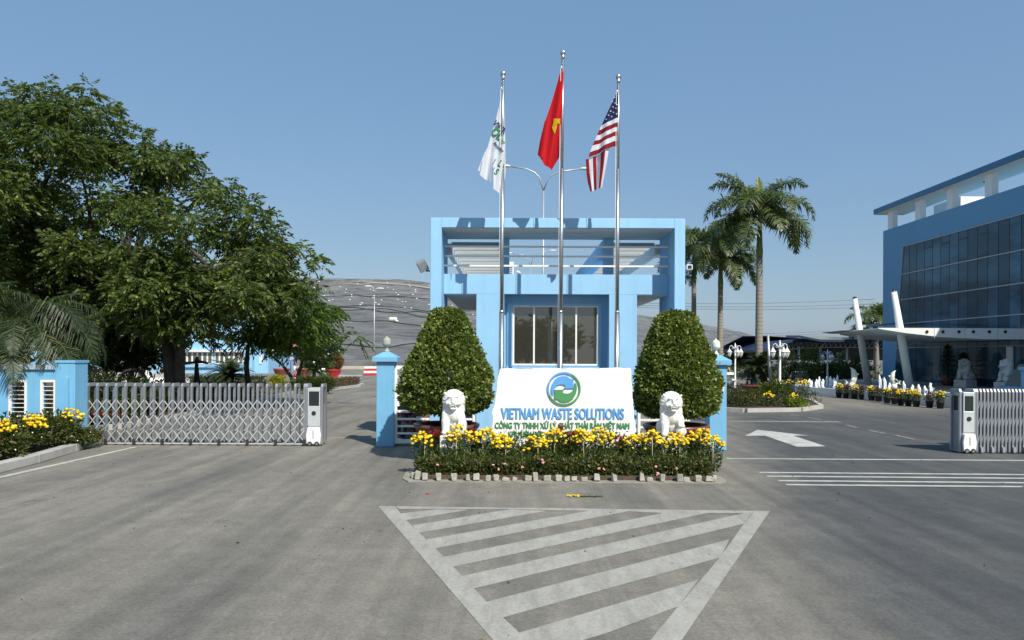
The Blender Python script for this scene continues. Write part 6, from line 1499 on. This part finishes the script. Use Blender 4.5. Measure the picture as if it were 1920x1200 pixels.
for i, (x, y, rx, rz_, mt) in enumerate(((1477, 682, .95, 1.35, L_dark), (1520, 682, 1.0, 1.6, L_tree), (1546, 696, 1.2, .8, L_dark), (1573, 694, 1.5, .8, L_dark), (1613, 688, .95, 1.2, L_dark), (1600, 700, 1.2, .7, L_dark))):
    shrub('yard_shrub', ['dark conical shrub left of the black car', 'green conical shrub right of the black car', 'dark spreading shrub under the far lantern', 'dark spreading shrub left of the dolphin statue', 'dark rounded shrub behind the canopy post', 'dark low shrub behind the left canopy post foot'][i], x, y, 62 + i, rx, rz_, 1500, mt, .22, .09, group=None)
fpt = clumps_in([(1555, 672), (1580, 662), (1604, 670), (1600, 686), (1560, 686)], 68, 1.2, 14, .4, .6, 51)
tree('pale_branched_tree', 'small pale-branched tree under the shed right of the far lantern', tuple(Vector((W(1578, 0, 68).x, 68, 0))), [([Vector((W(1578, 0, 68).x, 68, 0)), W(1578, 690, 68), W(1576, 676, 68)], .12, .08)], fpt, L_tree, None, .07, 8, .3, 6, .25, .1, .2, 51, bark=M_cream)
sb = quads_obj('far_hedge', cloud_box(19, 36, 72, 74, 0, 1.1, 2600, .3, .13, rag=.12), L_dark); tag(sb, 'dark clipped hedge in front of the shed behind the fountain', 'hedge')
bt = clumps_in([(1360, 655), (1412, 640), (1440, 650), (1440, 690), (1360, 690)], 95, 2, 26, .8, 1.3, 61); tree('far_tree', 'hazy green tree beyond the lantern posts at the foot of the hill', tuple(Vector((W(1400, 0, 95).x, 95, 0))), [([Vector((W(1400, 0, 95).x, 95, 0)), W(1400, 670, 95)], .2, .12)], bt, L_tree, None, .1, 26, .6, 7, .5, .2, .3, 61)

# ================================================================ STREET LAMPS, WIRES
def street_lamp(x, yj, Y, heads, label, r=.075):
    j = W(x, yj, Y); t = thing('street_lamp', label, 'street lamp', (j.x, Y, 0), 'tall street lamps'); MB().tube([(j.x, Y, 0), (j.x, Y, j.z * .5), j], [r, r * .85, r * .6], 10).build('pole', M_lampgalv, t)
    for (hx, hy) in heads:
        h = W(hx, hy, Y); m1 = Vector((j.x + (h.x - j.x) * .12, Y, j.z + (h.z - j.z) * .55)); m2 = Vector((j.x + (h.x - j.x) * .5, Y, j.z + (h.z - j.z) * .90)); MB().tube([j, m1, j.lerp(h, .0) * 0 + Vector((j.x + (h.x - j.x) * .27, Y, j.z + (h.z - j.z) * .76)), m2, h], r * .5, 8).build('arm', M_lampgalv, t)
        d = 1 if h.x > j.x else -1; l = .5 * Y / 42 * min(1.5, max(.8, 42 / Y + .3)); MB().ell(h + Vector((d * l * .45, 0, .02)), (l * .55, .13, .085), 12, 7).build('lamp_head', M_lampwhite, t)
    return t
street_lamp(1019, 358, 42, [(956, 312), (1088, 317)], 'tall double-armed street lamp rising right behind the guard house')
street_lamp(995, 500, 82, [(960, 475), (1030, 470)], 'far double-armed street lamp seen through the guard house portal rails')
street_lamp(702, 552, 82, [(696, 537), (707, 541)], 'tall street lamp with two heads in front of the black hill')
street_lamp(546, 500, 92, [(551, 479)], 'far street lamp half hidden by the spreading tree')
for i, (ya, yb) in enumerate(((569, 561), (573, 570), (577, 576))):
    a, b_ = W(1180, ya - 1, 110), W(1640, yb, 110); pts = [a.lerp(b_, k_ / 14) - Vector((0, 0, .35 * math.sin(math.pi * k_ / 14))) for k_ in range(15)]
    tag(MB().tube(pts, .028, 5).build('power_line', M_blackpl), 'power line crossing the sky right of the guard house, %s of the upper three' % ['topmost', 'middle', 'lowest'][i], 'power line', 'upper power lines')
for i, (ya, yb) in enumerate(((626, 618), (630, 622))):
    a, b_ = W(1430, ya, 110), W(1660, yb, 110); tag(MB().tube([a.lerp(b_, k_ / 8) for k_ in range(9)], .02, 5).build('power_line', M_blackpl), 'thin power line above the shed roof, %s one' % ['upper', 'lower'][i], 'power line', 'lower power lines')

# motorbike behind the left bar gate
def motorbike(loc, rz_):
    t = thing('motorbike', 'dark motor scooter parked behind the white bar gate left of the guard house', 'motorbike', (0, 0, 0)); 
    for y in (-.62, .62):
        m = MB(); m.tube([(.0 + .24 * 0, y + .24 * math.cos(a), .28 + .24 * math.sin(a)) for a in [i * math.pi / 12 for i in range(25)]], .05, 8, cap=False); w_ = m.build('wheel', M_black, t); m = MB()
        for k_ in range(6): a = k_ * math.pi / 3; m.tube([(0, y, .28), (0, y + .22 * math.cos(a), .28 + .22 * math.sin(a))], .012, 4)
        m.build('rim', M_alu, w_)
    m = MB(); m.tube([(0, .62, .5), (0, .4, .58), (0, .1, .45), (0, -.25, .38), (0, -.45, .6), (0, -.5, .85)], [.10, .14, .14, .10, .13, .09], 12); m.build('body', plain('maroon_fairing', (.12, .015, .03), .3), t)
    m = MB(); m.tube([(0, -.15, .74), (0, .15, .78), (0, .55, .82)], [.10, .13, .10], 10); m.build('seat', M_black, t); m = MB(); m.tube([(-.34, -.40, 1.02), (-.2, -.48, 1.0), (0, -.5, .96), (.2, -.48, 1.0), (.34, -.40, 1.02)], .018, 6); m.build('handlebar', M_alu, t)
    MB().ell((0, -.58, .92), (.09, .07, .08), 10, 8).build('headlight', M_glasslamp, t)
    for s in (-1, 1): m = MB(); m.tube([(s * .26, -.43, 1.02), (s * .32, -.45, 1.2)], .008, 5); m.ell((s * .34, -.45, 1.25), (.07, .015, .045), 10, 6); m.build('mirror', M_alu_white, t)
    MB().bar((0, .62, .5), (0, .9, .45), .14, .03).build('mudguard', M_black, t); MB().box(-.09, .09, -.72, -.71, .55, .68).build('number_plate', M_white, t)
    t.location = loc; t.rotation_euler = (0, 0, rz_)
motorbike((W(772, 0, 20.2).x, 20.2, 0), R(28))
bx = thing('parcel_box', 'brown boxes stacked behind the scooter beside the guard house', 'box', (W(800, 0, 22).x, 22, 0)); c = W(800, 0, 22); MB().box(c.x - .9, c.x + .9, 22, 22.9, 0, .7).box(c.x - .8, c.x + .5, 22.05, 22.8, .703, 1.35).build('carton', plain('brown_carton', (.22, .09, .05), .8, var=.2), bx, bevel=.01)

# tree line across the road, mirrored in the guard house window
mt_ = [clumps_in([(x0, 690), (x0 + 40, y0), (x0 + 200, y0 - 30), (x0 + 330, y0 + 20), (x0 + 360, 690)], 40, 3, 40, .9, 1.6, s) for x0, y0, s in ((850, 560, 71), (1250, 520, 72))]
for i, cl in enumerate(mt_):
    cl = [(Vector((c.x, -c.y + 6, c.z)), r) for c, r in cl]; cx0 = sum(c.x for c, r in cl) / len(cl)
    tree('roadside_tree', '%s roadside tree across the street, mirrored darkly in the guard house window' % ['left', 'right'][i], (cx0, -34, 0), [([(cx0, -34, 0), (cx0, -34, 2), (cx0, -34, 4)], .3, .2)], cl, L_dark, None, .2, 14, .9, 6, .6, .3, .3, 80 + i, group='trees across the street')

# scattered dry leaves and grit on the road
n = 260; P = np.stack([RNG.uniform(-9, 11, n), RNG.uniform(5.5, 19, n), np.full(n, .006)], 1); P = P[(P[:, 1] < 13.2) | (np.abs(P[:, 0] - 1) > 4.4)]; n = len(P)
D = RNG.normal(size=(n, 3)) * np.array([1, 1, .12]); D[:, 2] = np.abs(D[:, 2])
fl2 = quads_obj('fallen_leaves', leafquads(P, D, RNG.uniform(.012, .06, n), RNG.uniform(.008, .025, n)), leafmat('dry_leaf', (.05, .04, .02), (.16, .12, .05), (.4, .38, .33), .1, .8)); struct(fl2, 'stuff'); fl2['label'] = 'scattered dry leaves and grit on the road'; fl2['category'] = 'litter'
